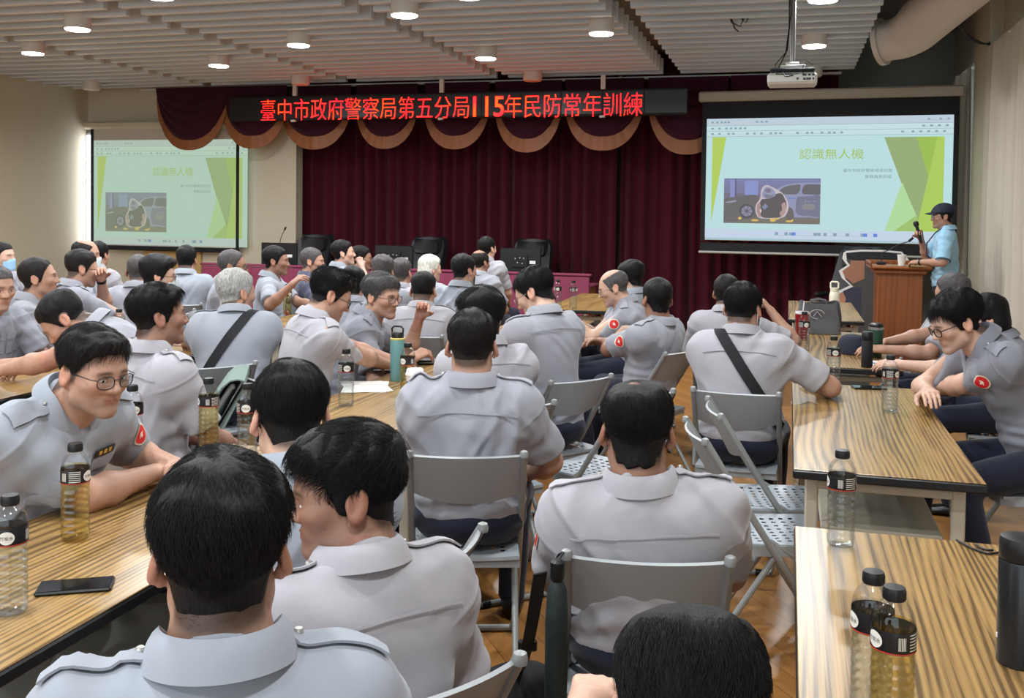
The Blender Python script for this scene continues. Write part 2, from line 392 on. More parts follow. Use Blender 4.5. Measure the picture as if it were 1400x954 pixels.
# swagged valance: every swag is its own piece of cloth with a gold border
VY = 13.0
sw = [(213, 313, 133, 192, 12), (305, 392, 140, 186, 15), (385, 480, 145, 187, 15), (487, 571, 150, 187, 14), (580, 669, 150, 186, 15), (677, 768, 150, 190, 15), (772, 880, 150, 187, 15), (886, 996, 150, 192, 15), (998, 1100, 150, 192, 15)]
M_swag = mat('plum_velvet', (58, 20, 36), 0.9, spec=0.2, sheen=0.06, noise=(3, 0.12, (1, 1, 0.1)))
val = empty('stage_valance', (0, 0, 0), 0, 'maroon scalloped valance with gold edging hung along the top of the stage', 'valance')
MB().box((-4.5, VY+.10, 3.385), (10.2, .10, .03), .004).build('valance_rail', M_lampw, val)
for i, (xa, xb, yt, yb, tr) in enumerate(sw):
    y = VY+0.02*(i % 2)-(0.16 if i < 2 else 0)
    A = at_y(xa, yt, y); B = at_y(xb, yt, y); zb = at_y((xa+xb)/2, yb, y)[2]; zt = 3.375; xm = (A[0]+B[0])/2; hw = (B[0]-A[0])/2
    g = MB(); zs = max(A[2], B[2]) if i < 2 else 3.12
    def fn(u, v, ex=0.0):
        s = (u*2-1)
        low = zs-(zs-zb+ex)*(1-abs(s)**2.4)**0.75
        z = zt+(low-zt)*v
        fold = 0.022*math.sin(v*2*PI*5+abs(s)*3.0)*(1-s*s)*min(1, v*2)
        return (xm+hw*s*(1-0.04*v), y-0.10*math.sin(v*PI*0.6)*(1-s*s)+fold, z)
    g.sheet(fn, 28, 42, 0.006)
    o = g.build('swag', M_swag, val, smooth=60)
    t = MB(); tw = tr/1350*13.5
    def fe(u, v):
        s = u*2-1; p = fn(u, 1.0); w_ = tw*(0.25+1.0*(1-s*s)**0.7)*v
        nx = s*1.1; l = math.hypot(nx, 1); q = fn(u, 1.0)
        return (q[0]+w_*nx/l*0.9, q[1]+0.012+0.004*math.sin(u*60), q[2]-w_/l)
    t.sheet(fe, 40, 5, 0.006); t.build('gold_trim', M_gold, o, smooth=60)
# ---------------------------------------------------------------- LED sign
SY = 12.55
a = at_y(313, 130, SY); b_ = at_y(940, 122, SY); zb = at_y(625, 161, SY)[2]; zt = at_y(625, 126, SY)[2]
sx0, sx1 = a[0], b_[0]; sh = zt-zb; sz = (zt+zb)/2
sgn = empty('led_sign', ((sx0+sx1)/2, SY, zb), 0, 'long black dot matrix sign with glowing red characters above the stage', 'sign')
g = MB().box((0, 0.06, sh/2), (sx1-sx0, 0.1, sh), 0.008); g.build('housing', M_blackm, sgn)
g = MB()
for k in range(12): g.box(((k-5.5)*(sx1-sx0)/12.0, 0.008, sh/2), ((sx1-sx0)/12.0-0.01, 0.006, sh-0.05), 0.002)
g.build('display_panel', mat('led_panel', (14, 13, 18), 0.35, noise=(300, 0.3)), sgn)
sign_bits = (('臺中市政府警察局第五分局', 357, 641, .017), ('115', 647, 689, -.006), ('年民防常年訓練', 690, 878, .017))
def led_mat():
    m = emat('led_red', (255, 40, 12), 15.0); nt = m.node_tree
    tc = nt.nodes.new('ShaderNodeTexCoord'); n = nt.nodes.new('ShaderNodeTexNoise'); n.inputs['Scale'].default_value = 3.0
    cr = nt.nodes.new('ShaderNodeValToRGB'); cr.color_ramp.elements[0].position = 0.42; cr.color_ramp.elements[1].position = 0.62
    cr.color_ramp.elements[0].color = (1.0, 0.004, 0.006, 1); cr.color_ramp.elements[1].color = (1.0, 0.014, 0.002, 1)
    e = [q for q in nt.nodes if q.type == 'EMISSION'][0]
    nt.links.new(tc.outputs['Object'], n.inputs['Vector']); nt.links.new(n.outputs['Fac'], cr.inputs[0]); nt.links.new(cr.outputs[0], e.inputs[0]); return m
M_led = led_mat()
for body, xa_, xb_, th in sign_bits:
    v, f = text_mesh(body, 1.0, thin=th); v = v-(v.max(0)+v.min(0))/2; xm_ = (xa_+xb_)/2
    p0_, p1_, pc_ = at_y(xa_, 150, SY), at_y(xb_, 145, SY), at_y(xm_, 150.5-(xm_-357)*.0155, SY)
    k = (p1_[0]-p0_[0])/(v[:, 0].max()-v[:, 0].min()); ky = (31 if th > 0 else 28)/1350*12.9/(v[:, 1].max()-v[:, 1].min())
    MB().add(np.c_[v[:, 0]*k+(p0_[0]+p1_[0])/2-(sx0+sx1)/2, np.full(len(v), -0.004), v[:, 1]*ky+pc_[2]-zb], f).build('sign_text', M_led, sgn, smooth=0)
for px in (402, 603, 824):
    x = at_y(px, 130, SY)[0]-(sx0+sx1)/2
    MB().box((x, 0.03, sh+0.09), (0.06, 0.05, 0.18), 0.004).build('hanging_bracket', M_lampw, sgn); MB().box((x, -0.01, -0.012), (0.07, 0.05, 0.03), 0.004).build('lower_clip', M_lampw, sgn)
# ---------------------------------------------------------------- projection screens with the projected slide
M_scr = mat('screen_cloth', (196, 190, 180), 0.9)
def slide(parent, w, h, dim, warm, wash=0.0):
    """browser window with the title slide, origin lower left, in the XZ plane facing -Y"""
    mixc = lambda c: tuple(a*(1-wash)+b*wash for a, b in zip(c, (200, 226, 206)))
    def q(name, polys, rgb, lift, s=1.0):
        rgb = mixc(rgb); g = MB()
        for p in polys: g.add([(x*w, -lift, y*h) for x, y in p], [list(range(len(p)))])
        c = tuple(min(255, v*warm[i]) for i, v in enumerate(rgb)); g.build(name, emat('slide_'+name, c, s*dim), parent, smooth=0)
    R = lambda x0, y0, x1, y1: [(x0, y0), (x1, y0), (x1, y1), (x0, y1)]
    q('page', [R(0, 0.075, 1, 0.85)], (186, 226, 233), 0.0020)
    q('browser_bar', [R(0, 0.85, 1, 0.94)], (196, 228, 236), 0.0022)
    q('tab_bar', [R(0, 0.94, 1, 1.0)], (188, 208, 226), 0.0022)
    q('taskbar', [R(0, 0.0, 1, 0.075)], (196, 214, 240), 0.0022)
    q('screen_divider', [R(0, 0.938, 1, 0.941), R(0, 0.893, 1, 0.896), R(0, 0.848, 1, 0.851)], (140, 165, 178), 0.0026)
    q('left_wedge', [[(0.026, 0.845), (0.086, 0.845), (0.026, 0.13)]], (176, 208, 92), 0.0026)
    q('leaf_olive', [[(0.735, 0.83), (0.90, 0.83), (0.935, 0.42), (0.875, 0.10)]], (146, 172, 116), 0.0028)
    q('leaf_green', [[(0.86, 0.83), (0.967, 0.83), (0.967, 0.02+0.06), (0.87, 0.08), (0.922, 0.42)]], (154, 190, 82), 0.0030)
    q('leaf_lime', [[(0.94, 0.83), (0.967, 0.83), (0.967, 0.08), (0.865, 0.08)]], (170, 206, 92), 0.0033)
    q('leaf_pale', [[(0.745, 0.08), (0.808, 0.47), (0.868, 0.20), (0.78, 0.08)]], (176, 222, 160), 0.0029)
    q('leaf_low', [[(0.78, 0.08), (0.868, 0.21), (0.885, 0.08)]], (156, 194, 108), 0.0031)
    for body, cx, cy, hh, rgb, wd in (('認識無人機', 0.525, 0.70, 0.085, (160, 196, 84), 0.26), ('臺中市政府警察局資訊室', 0.672, 0.565, 0.028, (120, 150, 160), 0.195), ('警務員資訊組', 0.714, 0.515, 0.028, (120, 150, 160), 0.105)):
        v, f = text_mesh(body, 1.0); v = v-(v.max(0)+v.min(0))/2; k = wd/(v[:, 0].max()-v[:, 0].min()); ky = hh/(v[:, 1].max()-v[:, 1].min())
        c = tuple(min(255, a*warm[i]) for i, a in enumerate(mixc(rgb)))
        MB().add(np.c_[(v[:, 0]*k+cx)*w, np.full(len(v), -0.004), (v[:, 1]*ky+cy)*h], f).build('slide_text', emat('slide_ink', c, dim), parent, smooth=0)
    # the photograph on the slide: a crouching figure beside a car at night
    ph_, phm = MB(), []
    def q2(polys, rgb, lift):
        for p in polys: ph_.add([(x*w, -lift, y*h) for x, y in p], [list(range(len(p)))], len(phm))
        phm.append(emat('slide_photo_print', tuple(min(255, v*warm[i]) for i, v in enumerate(mixc(rgb))), dim))
    P = lambda pts: [(0.08+0.405*x, 0.125+0.375*y) for x, y in pts]
    def C(pts, smooth=True):
        n_ = [((x-160)/1068, 1-(y-75)/500) for x, y in pts]
        if smooth:
            k = len(n_); o_ = []
            for i in range(k):
                p0, p1, p2, p3 = (np.array(n_[(i+j) % k]) for j in (-1, 0, 1, 2))
                for t in (0, .25, .5, .75): o_.append(tuple(.5*(2*p1+(p2-p0)*t+(2*p0-5*p1+4*p2-p3)*t*t+(3*p1-p0-3*p2+p3)*t**3)))
            n_ = [(min(1, max(0, x)), min(1, max(0, y))) for x, y in o_]
        return P(n_)
    box_ = lambda x0, y0, x1, y1: C([(x0, y0), (x1, y0), (x1, y1), (x0, y1)], False)
    q2([box_(160, 75, 1228, 575)], (112, 109, 130), 0.0026)
    q2([box_(160, 75, 1228, 150)], (122, 124, 172), 0.0028); q2([box_(160, 150, 1228, 240)], (118, 119, 158), 0.0028); q2([box_(160, 470, 1228, 575)], (116, 110, 106), 0.0028)
    q2([box_(395, 100, 545, 262)], (134, 146, 208), 0.0030); q2([box_(232, 95, 282, 300)], (136, 142, 204), 0.0030); q2([box_(285, 80, 300, 320)], (94, 92, 120), 0.0031)
    q2([C([(160, 325), (300, 280), (420, 262), (530, 262), (560, 330), (555, 480), (380, 540), (160, 545)])], (104, 100, 106), 0.0032)
    q2([C([(170, 345), (230, 330), (300, 318), (290, 335), (220, 350)])], (150, 150, 178), 0.0034)
    cr_ = lambda x, y, r, r2=None: C([(x+r*math.cos(t*PI/5), y+(r2 or r)*math.sin(t*PI/5)) for t in range(10)])
    q2([cr_(422, 440, 84, 80)], (84, 82, 90), 0.0034); q2([cr_(422, 440, 62, 58)], (124, 122, 146), 0.0036); q2([cr_(422, 440, 20)], (96, 94, 110), 0.0042)
    for t in range(7): q2([C([(422+16*math.cos(t*.9), 440+16*math.sin(t*.9)), (422+62*math.cos(t*.9-.1), 440+58*math.sin(t*.9-.1)), (422+62*math.cos(t*.9+.1), 440+58*math.sin(t*.9+.1))], False)], (156, 154, 190), 0.0040)
    q2([C([(700, 260), (760, 190), (840, 148), (1000, 124), (1120, 120), (1228, 124), (1228, 150), (1228, 480), (1100, 500), (900, 500), (720, 460)])], (142, 147, 186), 0.0032)
    q2([C([(770, 240), (800, 195), (860, 160), (960, 145), (1010, 150), (985, 240), (880, 250)])], (104, 102, 112), 0.0034); q2([C([(1030, 238), (1052, 150), (1130, 140), (1228, 142), (1228, 160), (1228, 245), (1120, 250)])], (100, 98, 108), 0.0034)
    q2([C([(975, 290), (1000, 275), (1120, 268), (1228, 268), (1228, 480), (1120, 486), (985, 470), (962, 380)])], (116, 116, 146), 0.0034)
    q2([C([(880, 285), (960, 285), (960, 302), (880, 300)])], (118, 138, 190), 0.0036)
    for x_ in (1060, 1095, 1150): q2([box_(x_, 318, x_+20, 334)], (138, 138, 160), 0.0036)
    q2([C([(1040, 360), (1160, 356), (1160, 410), (1046, 414)])], (136, 132, 140), 0.0036)
    q2([C([(568, 300), (575, 220), (600, 165), (650, 150), (720, 180), (800, 226), (852, 285), (880, 350), (882, 420), (850, 485), (790, 515), (700, 520), (600, 520), (545, 500), (518, 430), (528, 360)])], (196, 186, 200), 0.0036)
    q2([C([(585, 310), (640, 300), (720, 255), (800, 240), (840, 295), (862, 360), (850, 430), (800, 500), (700, 512), (610, 510), (570, 470), (560, 380)])], (92, 87, 93), 0.0040)
    q2([C([(538, 370), (560, 345), (578, 380), (566, 430), (584, 490), (560, 498), (536, 440)])], (168, 136, 140), 0.0042); q2([C([(808, 360), (845, 340), (858, 400), (840, 470), (800, 490), (790, 450), (815, 420)])], (176, 146, 146), 0.0042)
    q2([C([(590, 275), (600, 210), (630, 172), (680, 176), (728, 215), (740, 260), (700, 285), (640, 300)])], (144, 150, 186), 0.0043); q2([C([(612, 255), (640, 250), (690, 262), (720, 250), (700, 282), (640, 292)])], (126, 122, 146), 0.0045); q2([cr_(655, 210, 34, 24)], (122, 112, 140), 0.0045)
    q2([C([(590, 395), (628, 350), (660, 385), (620, 425)], False)], (122, 136, 168), 0.0044); q2([C([(568, 425), (580, 410), (586, 440), (576, 462)])], (214, 210, 214), 0.0044)
    q2([C([(880, 395), (925, 410), (945, 470), (930, 530), (870, 535), (855, 480)])], (104, 100, 100), 0.0034)
    for x_, y_, w_, h_ in ((345, 520, 20, 16), (515, 540, 42, 11), (715, 535, 34, 20), (762, 520, 20, 10), (895, 546, 40, 11), (930, 534, 12, 10)): q2([cr_(x_, y_, w_, h_)], (222, 184, 96), 0.0047)
    ph_.build('slide_photo', phm, parent, smooth=0)
    def comb(x_s, y0, y1, wd):
        P_ = [(min(x_s), y0)]
        for x in sorted(x_s): P_ += [(x, y0+.0015), (x, y1), (x+wd, y1), (x+wd, y0+.0015)]
        return P_+[(max(x_s)+wd, y0)]
    for xs, y0, y1, wd in (((0.30, 0.34, 0.36, 0.46, 0.475, 0.5, 0.54, 0.59, 0.65), .03, .055, .014), ((0.02, 0.05, 0.09, 0.11, 0.17, 0.2, 0.23, 0.27, 0.29, 0.31, 0.38, 0.42, 0.44, 0.48, 0.51, 0.53, 0.56), .864, .880, .011), ((0.8, 0.84, 0.87, 0.9, 0.93, 0.96), .864, .880, .011),
                           ((0.02, 0.05, 0.08, 0.1, 0.12, 0.14, 0.16), .91, .925, .011), ((0.88, 0.91, 0.94, 0.97), .91, .925, .011), ((0.02, 0.04, 0.06, 0.075, 0.09), .962, .977, .010), ((0.21, 0.23, 0.25), .962, .977, .011), ((0.9, 0.945, 0.975), .962, .977, .010)):
        q('screen_icons', [comb(xs, y0, y1, wd)], (134, 162, 184), 0.0045)  # rows of icons, joined by a thin base strip added under them
    for x in (.37, .66, .70): q('screen_logo', [R(x, 0.03, x+.016, 0.056)], (98, 130, 222), 0.0048)
# right screen
RSY = 12.75
pt = lambda x, y: at_y(x, y, RSY)
x0, x1 = pt(964, 250)[0], pt(1301, 250)[0]; zc_t = pt(1135, 128)[2]; zi_t = (pt(966, 166)[2]+pt(1299, 153)[2])/2; zi_b = (pt(962, 328)[2]+pt(1290, 334)[2])/2
scr = empty('projection_screen', ((x0+x1)/2, RSY, zi_b), math.radians(-3.0), 'big pull-down projection screen on the right showing the green leafed slide', 'projection screen')
hw = (x1-x0)/2
g = MB().box((0, 0.05, zc_t-zi_b), (2*hw+0.22, 0.14, 0.13), 0.02); g.build('casing', mat('screen_casing', (176, 168, 152), 0.5), scr)
g = MB(); g.box((0, 0.01, (zc_t+zi_t)/2-zi_b-0.02), (2*hw+0.12, 0.004, zc_t-zi_t-0.02), 0)
for s in (-1, 1): g.box((s*(hw+0.03), 0.01, (zi_t-zi_b)/2), (0.06, 0.004, zi_t-zi_b+0.02), 0)
g.box((0, 0.01, -0.09), (2*hw+0.12, 0.004, 0.11), 0); g.build('black_border', M_blackm, scr, smooth=0)
MB().box((0, 0.011, (zi_t-zi_b)/2), (2*hw, 0.004, zi_t-zi_b), 0).build('screen_cloth', M_scr, scr, smooth=0)
MB().box((0, 0.01, -0.155), (2*hw+0.16, 0.03, 0.03), 0.01).build('bottom_bar', mat('bar_grey', (180, 178, 172), 0.4), scr)
img = link('projected_image', MB().box((0, 0.008, (zi_t-zi_b)/2), (2*hw-0.01, 0.002, zi_t-zi_b-0.01), 0).mesh('projected_image', emat('slide_base', (176, 206, 214), 0.9), 0), scr)
hold = link('slide_page', None, img, (-hw, 0.006, 0.03)); 
slide(img, 2*hw, zi_t-zi_b-0.03, 0.95, (1.02, 1, .99), 0.10)
for c in kids(img):
    if c is not hold: c.location = (-hw, 0.006, 0.03)
bpy.data.objects.remove(hold)
# left screen; its picture spills over the right edge on to the wall
LSY = 13.08
pl = lambda x, y: at_y(x, y, LSY)
x0, x1 = pl(126, 250)[0], pl(325, 250)[0]; zt = pl(220, 170)[2]; zb = (pl(127, 337)[2]+pl(322, 343)[2])/2
ls = empty('projection_screen', ((x0+x1)/2, LSY, zb), 0, 'smaller pull-down projection screen at the left with a pale green slide', 'projection screen')
hw = (x1-x0)/2; xc = (x0+x1)/2
ca = pl(114, 170)[0]-xc; cb = pl(400, 170)[0]-xc
g = MB().box(((ca+cb)/2, 0.02, zt-zb), (cb-ca, 0.12, 0.12), 0.03); g.build('casing', mat('screen_casing_cream', (200, 192, 170), 0.5), ls)
MB().box((0, 0.01, (zt-zb)/2), (2*hw, 0.004, zt-zb), 0).build('screen_cloth', M_scr, ls, smooth=0)
g = MB()
for s in (-1, 1): g.box((s*hw, -0.004, (zt-zb)/2), (0.05, 0.006, zt-zb), 0)
g.box((0, 0.0, 0.0), (2*hw+0.06, 0.03, 0.07), 0.012); g.build('black_border', M_blackm, ls)
ia, ib = pl(128, 330), pl(338, 330); ztop = pl(232, 191)[2]
img = link('projected_image', MB().box(((ia[0]+ib[0])/2-xc-0.02, 0.007, (0.06+ztop-zb)/2), (ib[0]-ia[0]-0.2, 0.002, ztop-zb-0.06), 0).mesh('projected_image', emat('slide_base_dim', (176, 214, 188), 0.5), 0), ls)
slide(img, ib[0]-ia[0], ztop-zb-0.05, 0.80, (1.0, 0.98, 0.90), 0.42)
for c in kids(img): c.location = (ia[0]-xc, 0.006, 0.05)
# bright slit of a curtained window beside the left screen
wx0, wx1 = pl(113, 250)[0], pl(122, 250)[0]; wz0, wz1 = 0.85, pl(118, 180)[2]
wn = struct(MB().box(((wx0+wx1)/2+0.05, 13.19, (wz0+wz1)/2), (0.26, 0.05, wz1-wz0), 0.004).build('window_3', M_frame))
MB().box(((wx0+wx1)/2+0.05, 13.15, (wz0+wz1)/2), (0.16, 0.03, wz1-wz0-0.1), 0).build('pane', emat('daylight_pane', (244, 248, 255), 9.0), wn, smooth=0)
struct(MB().box((-9.1, 13.19, 0.55), (1.0, 0.06, 0.9), 0.01).build('trim_2', mat('tan_panel', (186, 152, 96), 0.5)))
# ================================================================== FURNITURE
M_lam = wood_laminate('oak_laminate', (164, 130, 80), (92, 69, 40), 1.0, 1, 0.28)
M_beige = mat('beige_steel', (186, 178, 160), 0.5); M_ccap = mat('chair_plastic_grey', (150, 153, 156), 0.45)
M_tube = mat('chair_tube_grey', (140, 142, 142), 0.4, 0.15)
def seat_mat():
    m = mat('perforated_seat', (158, 164, 170), 0.42); nt = m.node_tree; b = nt.nodes['Principled BSDF']; L = nt.links
    tc = nt.nodes.new('ShaderNodeTexCoord'); mp = nt.nodes.new('ShaderNodeMapping'); mp.inputs['Scale'].default_value = (1/0.036,)*3
    L.new(tc.outputs['Object'], mp.inputs['Vector']); sx = nt.nodes.new('ShaderNodeSeparateXYZ'); L.new(mp.outputs[0], sx.inputs[0])
    def cell(o):
        a = nt.nodes.new('ShaderNodeMath'); a.operation = 'FRACT'; L.new(o, a.inputs[0]); c = nt.nodes.new('ShaderNodeMath'); c.operation = 'SUBTRACT'; c.inputs[1].default_value = .5; L.new(a.outputs[0], c.inputs[0])
        e = nt.nodes.new('ShaderNodeMath'); e.operation = 'POWER'; e.inputs[1].default_value = 2; L.new(c.outputs[0], e.inputs[0]); return e.outputs[0]
    ad = nt.nodes.new('ShaderNodeMath'); L.new(cell(sx.outputs['X']), ad.inputs[0]); L.new(cell(sx.outputs['Y']), ad.inputs[1])
    def bound(o, lim):
        a = nt.nodes.new('ShaderNodeMath'); a.operation = 'ABSOLUTE'; L.new(o, a.inputs[0]); g = nt.nodes.new('ShaderNodeMath'); g.operation = 'LESS_THAN'; g.inputs[1].default_value = lim/.036; L.new(a.outputs[0], g.inputs[0]); return g.outputs[0]
    lt = nt.nodes.new('ShaderNodeMath'); lt.operation = 'LESS_THAN'; lt.inputs[1].default_value = .058; L.new(ad.outputs[0], lt.inputs[0])
    m1 = nt.nodes.new('ShaderNodeMath'); m1.operation = 'MULTIPLY'; L.new(lt.outputs[0], m1.inputs[0]); L.new(bound(sx.outputs['X'], .145), m1.inputs[1])
    m2 = nt.nodes.new('ShaderNodeMath'); m2.operation = 'MULTIPLY'; L.new(m1.outputs[0], m2.inputs[0]); L.new(bound(sx.outputs['Y'], .15), m2.inputs[1])
    iv = nt.nodes.new('ShaderNodeMath'); iv.operation = 'SUBTRACT'; iv.inputs[0].default_value = 1; L.new(m2.outputs[0], iv.inputs[1]); L.new(iv.outputs[0], b.inputs['Alpha']); return m
M_seat = seat_mat()
# ---------------------------------------------------------------- folding table
def make_table():
    t = empty('folding_table'); L_, W_ = 1.80, 0.60
    MB().box((0, 0, .738), (W_-.006, L_-.006, .004), .0015).build('laminate_top', M_lam, t)
    MB().box((0, 0, .721), (W_, L_, .030), .005).build('edge_band', M_black, t)
    for sy in (-1, 1):
        for z in (.66, .12): MB().box((0, sy*.76, z), (W_-.14, .025, .03), .004).build('cross_bar', M_beige, t)
        for sx in (-1, 1):
            g = MB(); g.box((sx*.235, sy*.76, .37), (.045, .032, .67), .006); g.box((sx*.235, sy*.76, .013), (.055, .10, .026), .006); g.build('leg', M_beige, t)
            b = MB(); b.tube([(sx*.235, sy*.745, .42), (sx*.235, sy*.55, .69)], .008, 8); b.build('folding_brace', M_tube, t)
    MB().box((0, .02, .49), (.40, 1.46, .02), .005).build('shelf', M_beige, t)
    g = MB()
    for sx in (-1, 1): g.box((sx*.19, 0, .675), (.02, 1.46, .05), .004)
    g.build('shelf_rail', M_blackm, t); return t
table0 = make_table(); freeze(table0); used = [False]
def table(x, y, label, rz=0.0, group='wood laminate folding tables'):
    if not used[0]: used[0] = True; o = table0; o.location = (x, y, 0); o.rotation_euler = (0, 0, rz); return tag(o, label, 'table', group)
    return copy_tree(table0, (x, y, 0), rz, label, 'table', group)
table(.33, 1.90, 'nearest wood grain folding table at lower right, carrying the tall black flask')
table(.33, 4.33, 'wood grain folding table in the right row in front of the young man with glasses')
table(.33, 6.73, 'wood grain folding table in the right row holding the navy cap and green tumbler')
table(.31, 9.36, 'pale looking wood folding table farthest away in the right row, before the lectern')
table(-1.67, 2.25, 'nearest wood grain folding table at lower left, with a phone lying on it')
table(-1.70, 4.45, 'wood grain folding table in the middle row with papers and a teal flask')
table(-1.76, 6.75, 'wood folding table in the middle row beside the balding man fixing something red')
table(-1.80, 9.38, 'wood folding table at the far end of the middle row, before the pink desk')
table(-3.62, 4.36, 'wood folding table in the left row under the bent-over man, with a navy cap')
table(-3.55, 6.72, 'wood folding table in the left row behind the grey haired man, with two tea bottles')
table(-3.54, 9.10, 'far wood folding table in the left row, by the man with the black mask')
table(-6.95, 7.95, 'wood folding table by the left wall, behind the balding man with pale mask')
# ---------------------------------------------------------------- folding chair, facing +y
def make_chair():
    c = empty('folding_chair')
    def fn(u, v):
        x = (u*2-1)*.175; z = .655+.145*v; y = -.26+.6375*(.80-z)-.012+.030*(abs(x)/.175)**2-.018
        lowcut = .030*(1-(abs(x)/.175)**2)
        return (x, y, z-(1-v)*lowcut)
    MB().sheet(fn, 21, 9, .009).build('backrest', M_ccap, c, smooth=50)
    g = MB(); P = []
    g.grid(lambda u, v: ((u*2-1)*.178, -.19+.39*v, .440-.010*math.exp(-(((v-.4)/.5)**2))*(1-(u*2-1)**2)), 13, 13)
    q = np.array(g.v[0]).reshape(13, 13, 3); s = MB(); s.slab(q, .012); s.build('seat', M_seat, c, smooth=50)
    r = MB(); ring = [(-.178, -.18), (-.178, .16), (-.155, .20), (.155, .20), (.178, .16), (.178, -.18), (-.178, -.18)]
    r.slab(np.array([[(x, y, z) for z in (.405, .441)] for x, y in ring]), .008); r.build('seat_rim', M_ccap, c, smooth=40)
    for sx in (-1, 1):
        g = MB(); g.tube([(sx*.186, -.262, .805), (sx*.186, -.262+.6375*.20, .60), (sx*.186, -.05, .47), (sx*.184, .245, .03), (sx*.175, .262, .014)], .0125, 10); 
        g.lathe([(.0135, 0), (.0145, .01), (.012, .02), (.004, .024)], 10, 0, Matrix.Translation((sx*.186, -.264, .795))); g.build('front_leg', M_tube, c)
        g = MB(); g.tube([(sx*.170, .0, .415), (sx*.170, -.255, .03), (sx*.163, -.272, .014)], .0115, 10); g.tube([(sx*.170, -.03, .455), (sx*.175, .06, .40)], .010, 8); g.build('rear_leg', M_tube, c)
    g = MB(); g.tube([(-.176, .262, .0135), (.176, .262, .0135)], .0125, 10); g.build('front_foot_bar', M_tube, c)
    g = MB(); g.tube([(-.163, -.272, .0135), (.163, -.272, .0135)], .0125, 10); g.build('rear_foot_bar', M_tube, c)
    for sx in (-.12, .12): MB().tube([(sx-.018, -.272, .0135), (sx+.018, -.272, .0135)], .0142, 10).build('rubber_sleeve', M_black, c)
    return c
chair0 = make_chair(); freeze(chair0); used_c = [False]
def chair(x, y, deg, label, group='grey folding chairs'):
    rz = math.radians(deg)
    if not used_c[0]: used_c[0] = True; o = chair0; o.location = (x, y, 0); o.rotation_euler = (0, 0, rz); return tag(o, label, 'chair', group)
    return copy_tree(chair0, (x, y, 0), rz, label, 'chair', group)
# ---------------------------------------------------------------- right wall curtains
def curtain_mat():
    m = mat('grey_beige_drape', (214, 206, 194), 0.9, noise=(2, 0.04, (1, 1, .1))); nt = m.node_tree; L = nt.links; b = nt.nodes['Principled BSDF']
    t = nt.nodes.new('ShaderNodeBsdfTranslucent'); t.inputs[0].default_value = (*lin((206, 196, 180)), 1); mx = nt.nodes.new('ShaderNodeMixShader'); mx.inputs[0].default_value = .30
    L.new(b.outputs[0], mx.inputs[1]); L.new(t.outputs[0], mx.inputs[2]); L.new(mx.outputs[0], nt.nodes['Material Output'].inputs[0]); return m
M_drape = curtain_mat()
def drape_panel(y0, y1, label, seed, z1=3.42):
    o = pleated(y0, y1, 2.05, .06, z1, .045, .15, seed, 14, 'y').build('window_curtain', M_drape, smooth=60); tag(o, label, 'curtain', 'pleated window curtains on the right wall')
    t = MB(); t.tube([(2.06, y0-.05, z1+.02), (2.06, y1+.05, z1+.02)], .016, 8); t.box((2.13, y0+.1, z1+.03), (.14, .03, .03), .004); t.box((2.13, y1-.1, z1+.03), (.14, .03, .03), .004); t.build('curtain_rail', M_lampw, o)
drape_panel(12.78, 14.0, 'narrow grey beige curtain between the big screen and the wall pillar', 4, 3.38)
drape_panel(2.5, 11.72, 'wide pleated grey beige curtain along the right wall, nearer than the pillar', 9)
# ---------------------------------------------------------------- head desk, its chairs and monitors
M_pink = mat('magenta_cloth', (124, 50, 78), 0.8, noise=(6, .06)); M_dwood = wood_laminate('dark_oak', (150, 104, 58), (94, 60, 30), 1.0, 0, .3)
DY = 12.0; xa, xb = at_y(292, 365, DY)[0], at_y(812, 380, DY)[0]
d = empty('head_desk', ((xa+xb)/2, DY, 0), 0, 'long head desk covered in magenta cloth in front of the stage curtain', 'desk'); w_ = xb-xa
g = MB(); g.box((0, -.28, .42), (w_, .03, .80), .01)
for k in range(7): g.box(((k-3)*w_/7, -.297, .42), (w_/7-.01, .008, .78), .004)
g.build('cloth_front', M_pink, d); g = MB(); g.box((0, -.26, .84), (w_+.04, .10, .03), .01); g.box((0, .06, .69), (w_, .56, .03), .008); g.build('desk_top', M_pink, d)
g = MB()
for k in range(5): g.box(((k-2)*(w_-.1)/4, .05, .34), (.04, .5, .67), .004)
g.build('side_support', M_dwood, d)
M_lea = mat('black_leather', (26, 27, 30), 0.45, bump=(60, .15, .003))
def make_exec():
    c = empty('office_chair')
    def bk(u, v):
        x = (u*2-1)*.275*(1-.05*v-.20*max(0, (v-.80)/.20)**3); z = .46+.76*v; y = -.24-.16*v+.05*math.sin(v*PI*1.6)+.05*(2*u-1)**2; return (x, y, z)
    g = MB(); g.sheet(bk, 15, 21, .09); g.build('backrest', M_lea, c, smooth=60)
    g = MB(); g.sheet(lambda u, v: ((u*2-1)*.195*(1-.12*abs(2*v-1)**4), -.350+.05*(2*u-1)**2, .995+.19*v), 13, 7, .10); g.build('headrest', M_lea, c, smooth=60)
    MB().box((0, .02, .47), (.52, .50, .11), .045).build('seat', M_lea, c)
    for s in (-1, 1):
        a = MB(); a.box((s*.29, .0, .66), (.065, .30, .05), .02); a.box((s*.29, -.02, .56), (.03, .05, .18), .008); a.build('armrest', M_lea, c)
    g = MB(); g.tube([(0, 0, .10), (0, 0, .42)], .03, 12)
    for k in range(5):
        a = 2*PI*k/5; g.tube([(0, 0, .10), (.30*math.cos(a), .30*math.sin(a), .07)], .02, 8)
    g.build('swivel_base', M_black, c)
    for k in range(5):
        a = 2*PI*k/5; w = MB(); w.tube([(.30*math.cos(a)-.02, .30*math.sin(a), .032), (.30*math.cos(a)+.02, .30*math.sin(a), .032)], .03, 10); w.build('caster', M_black, c)
    return c
ex0 = make_exec(); freeze(ex0)
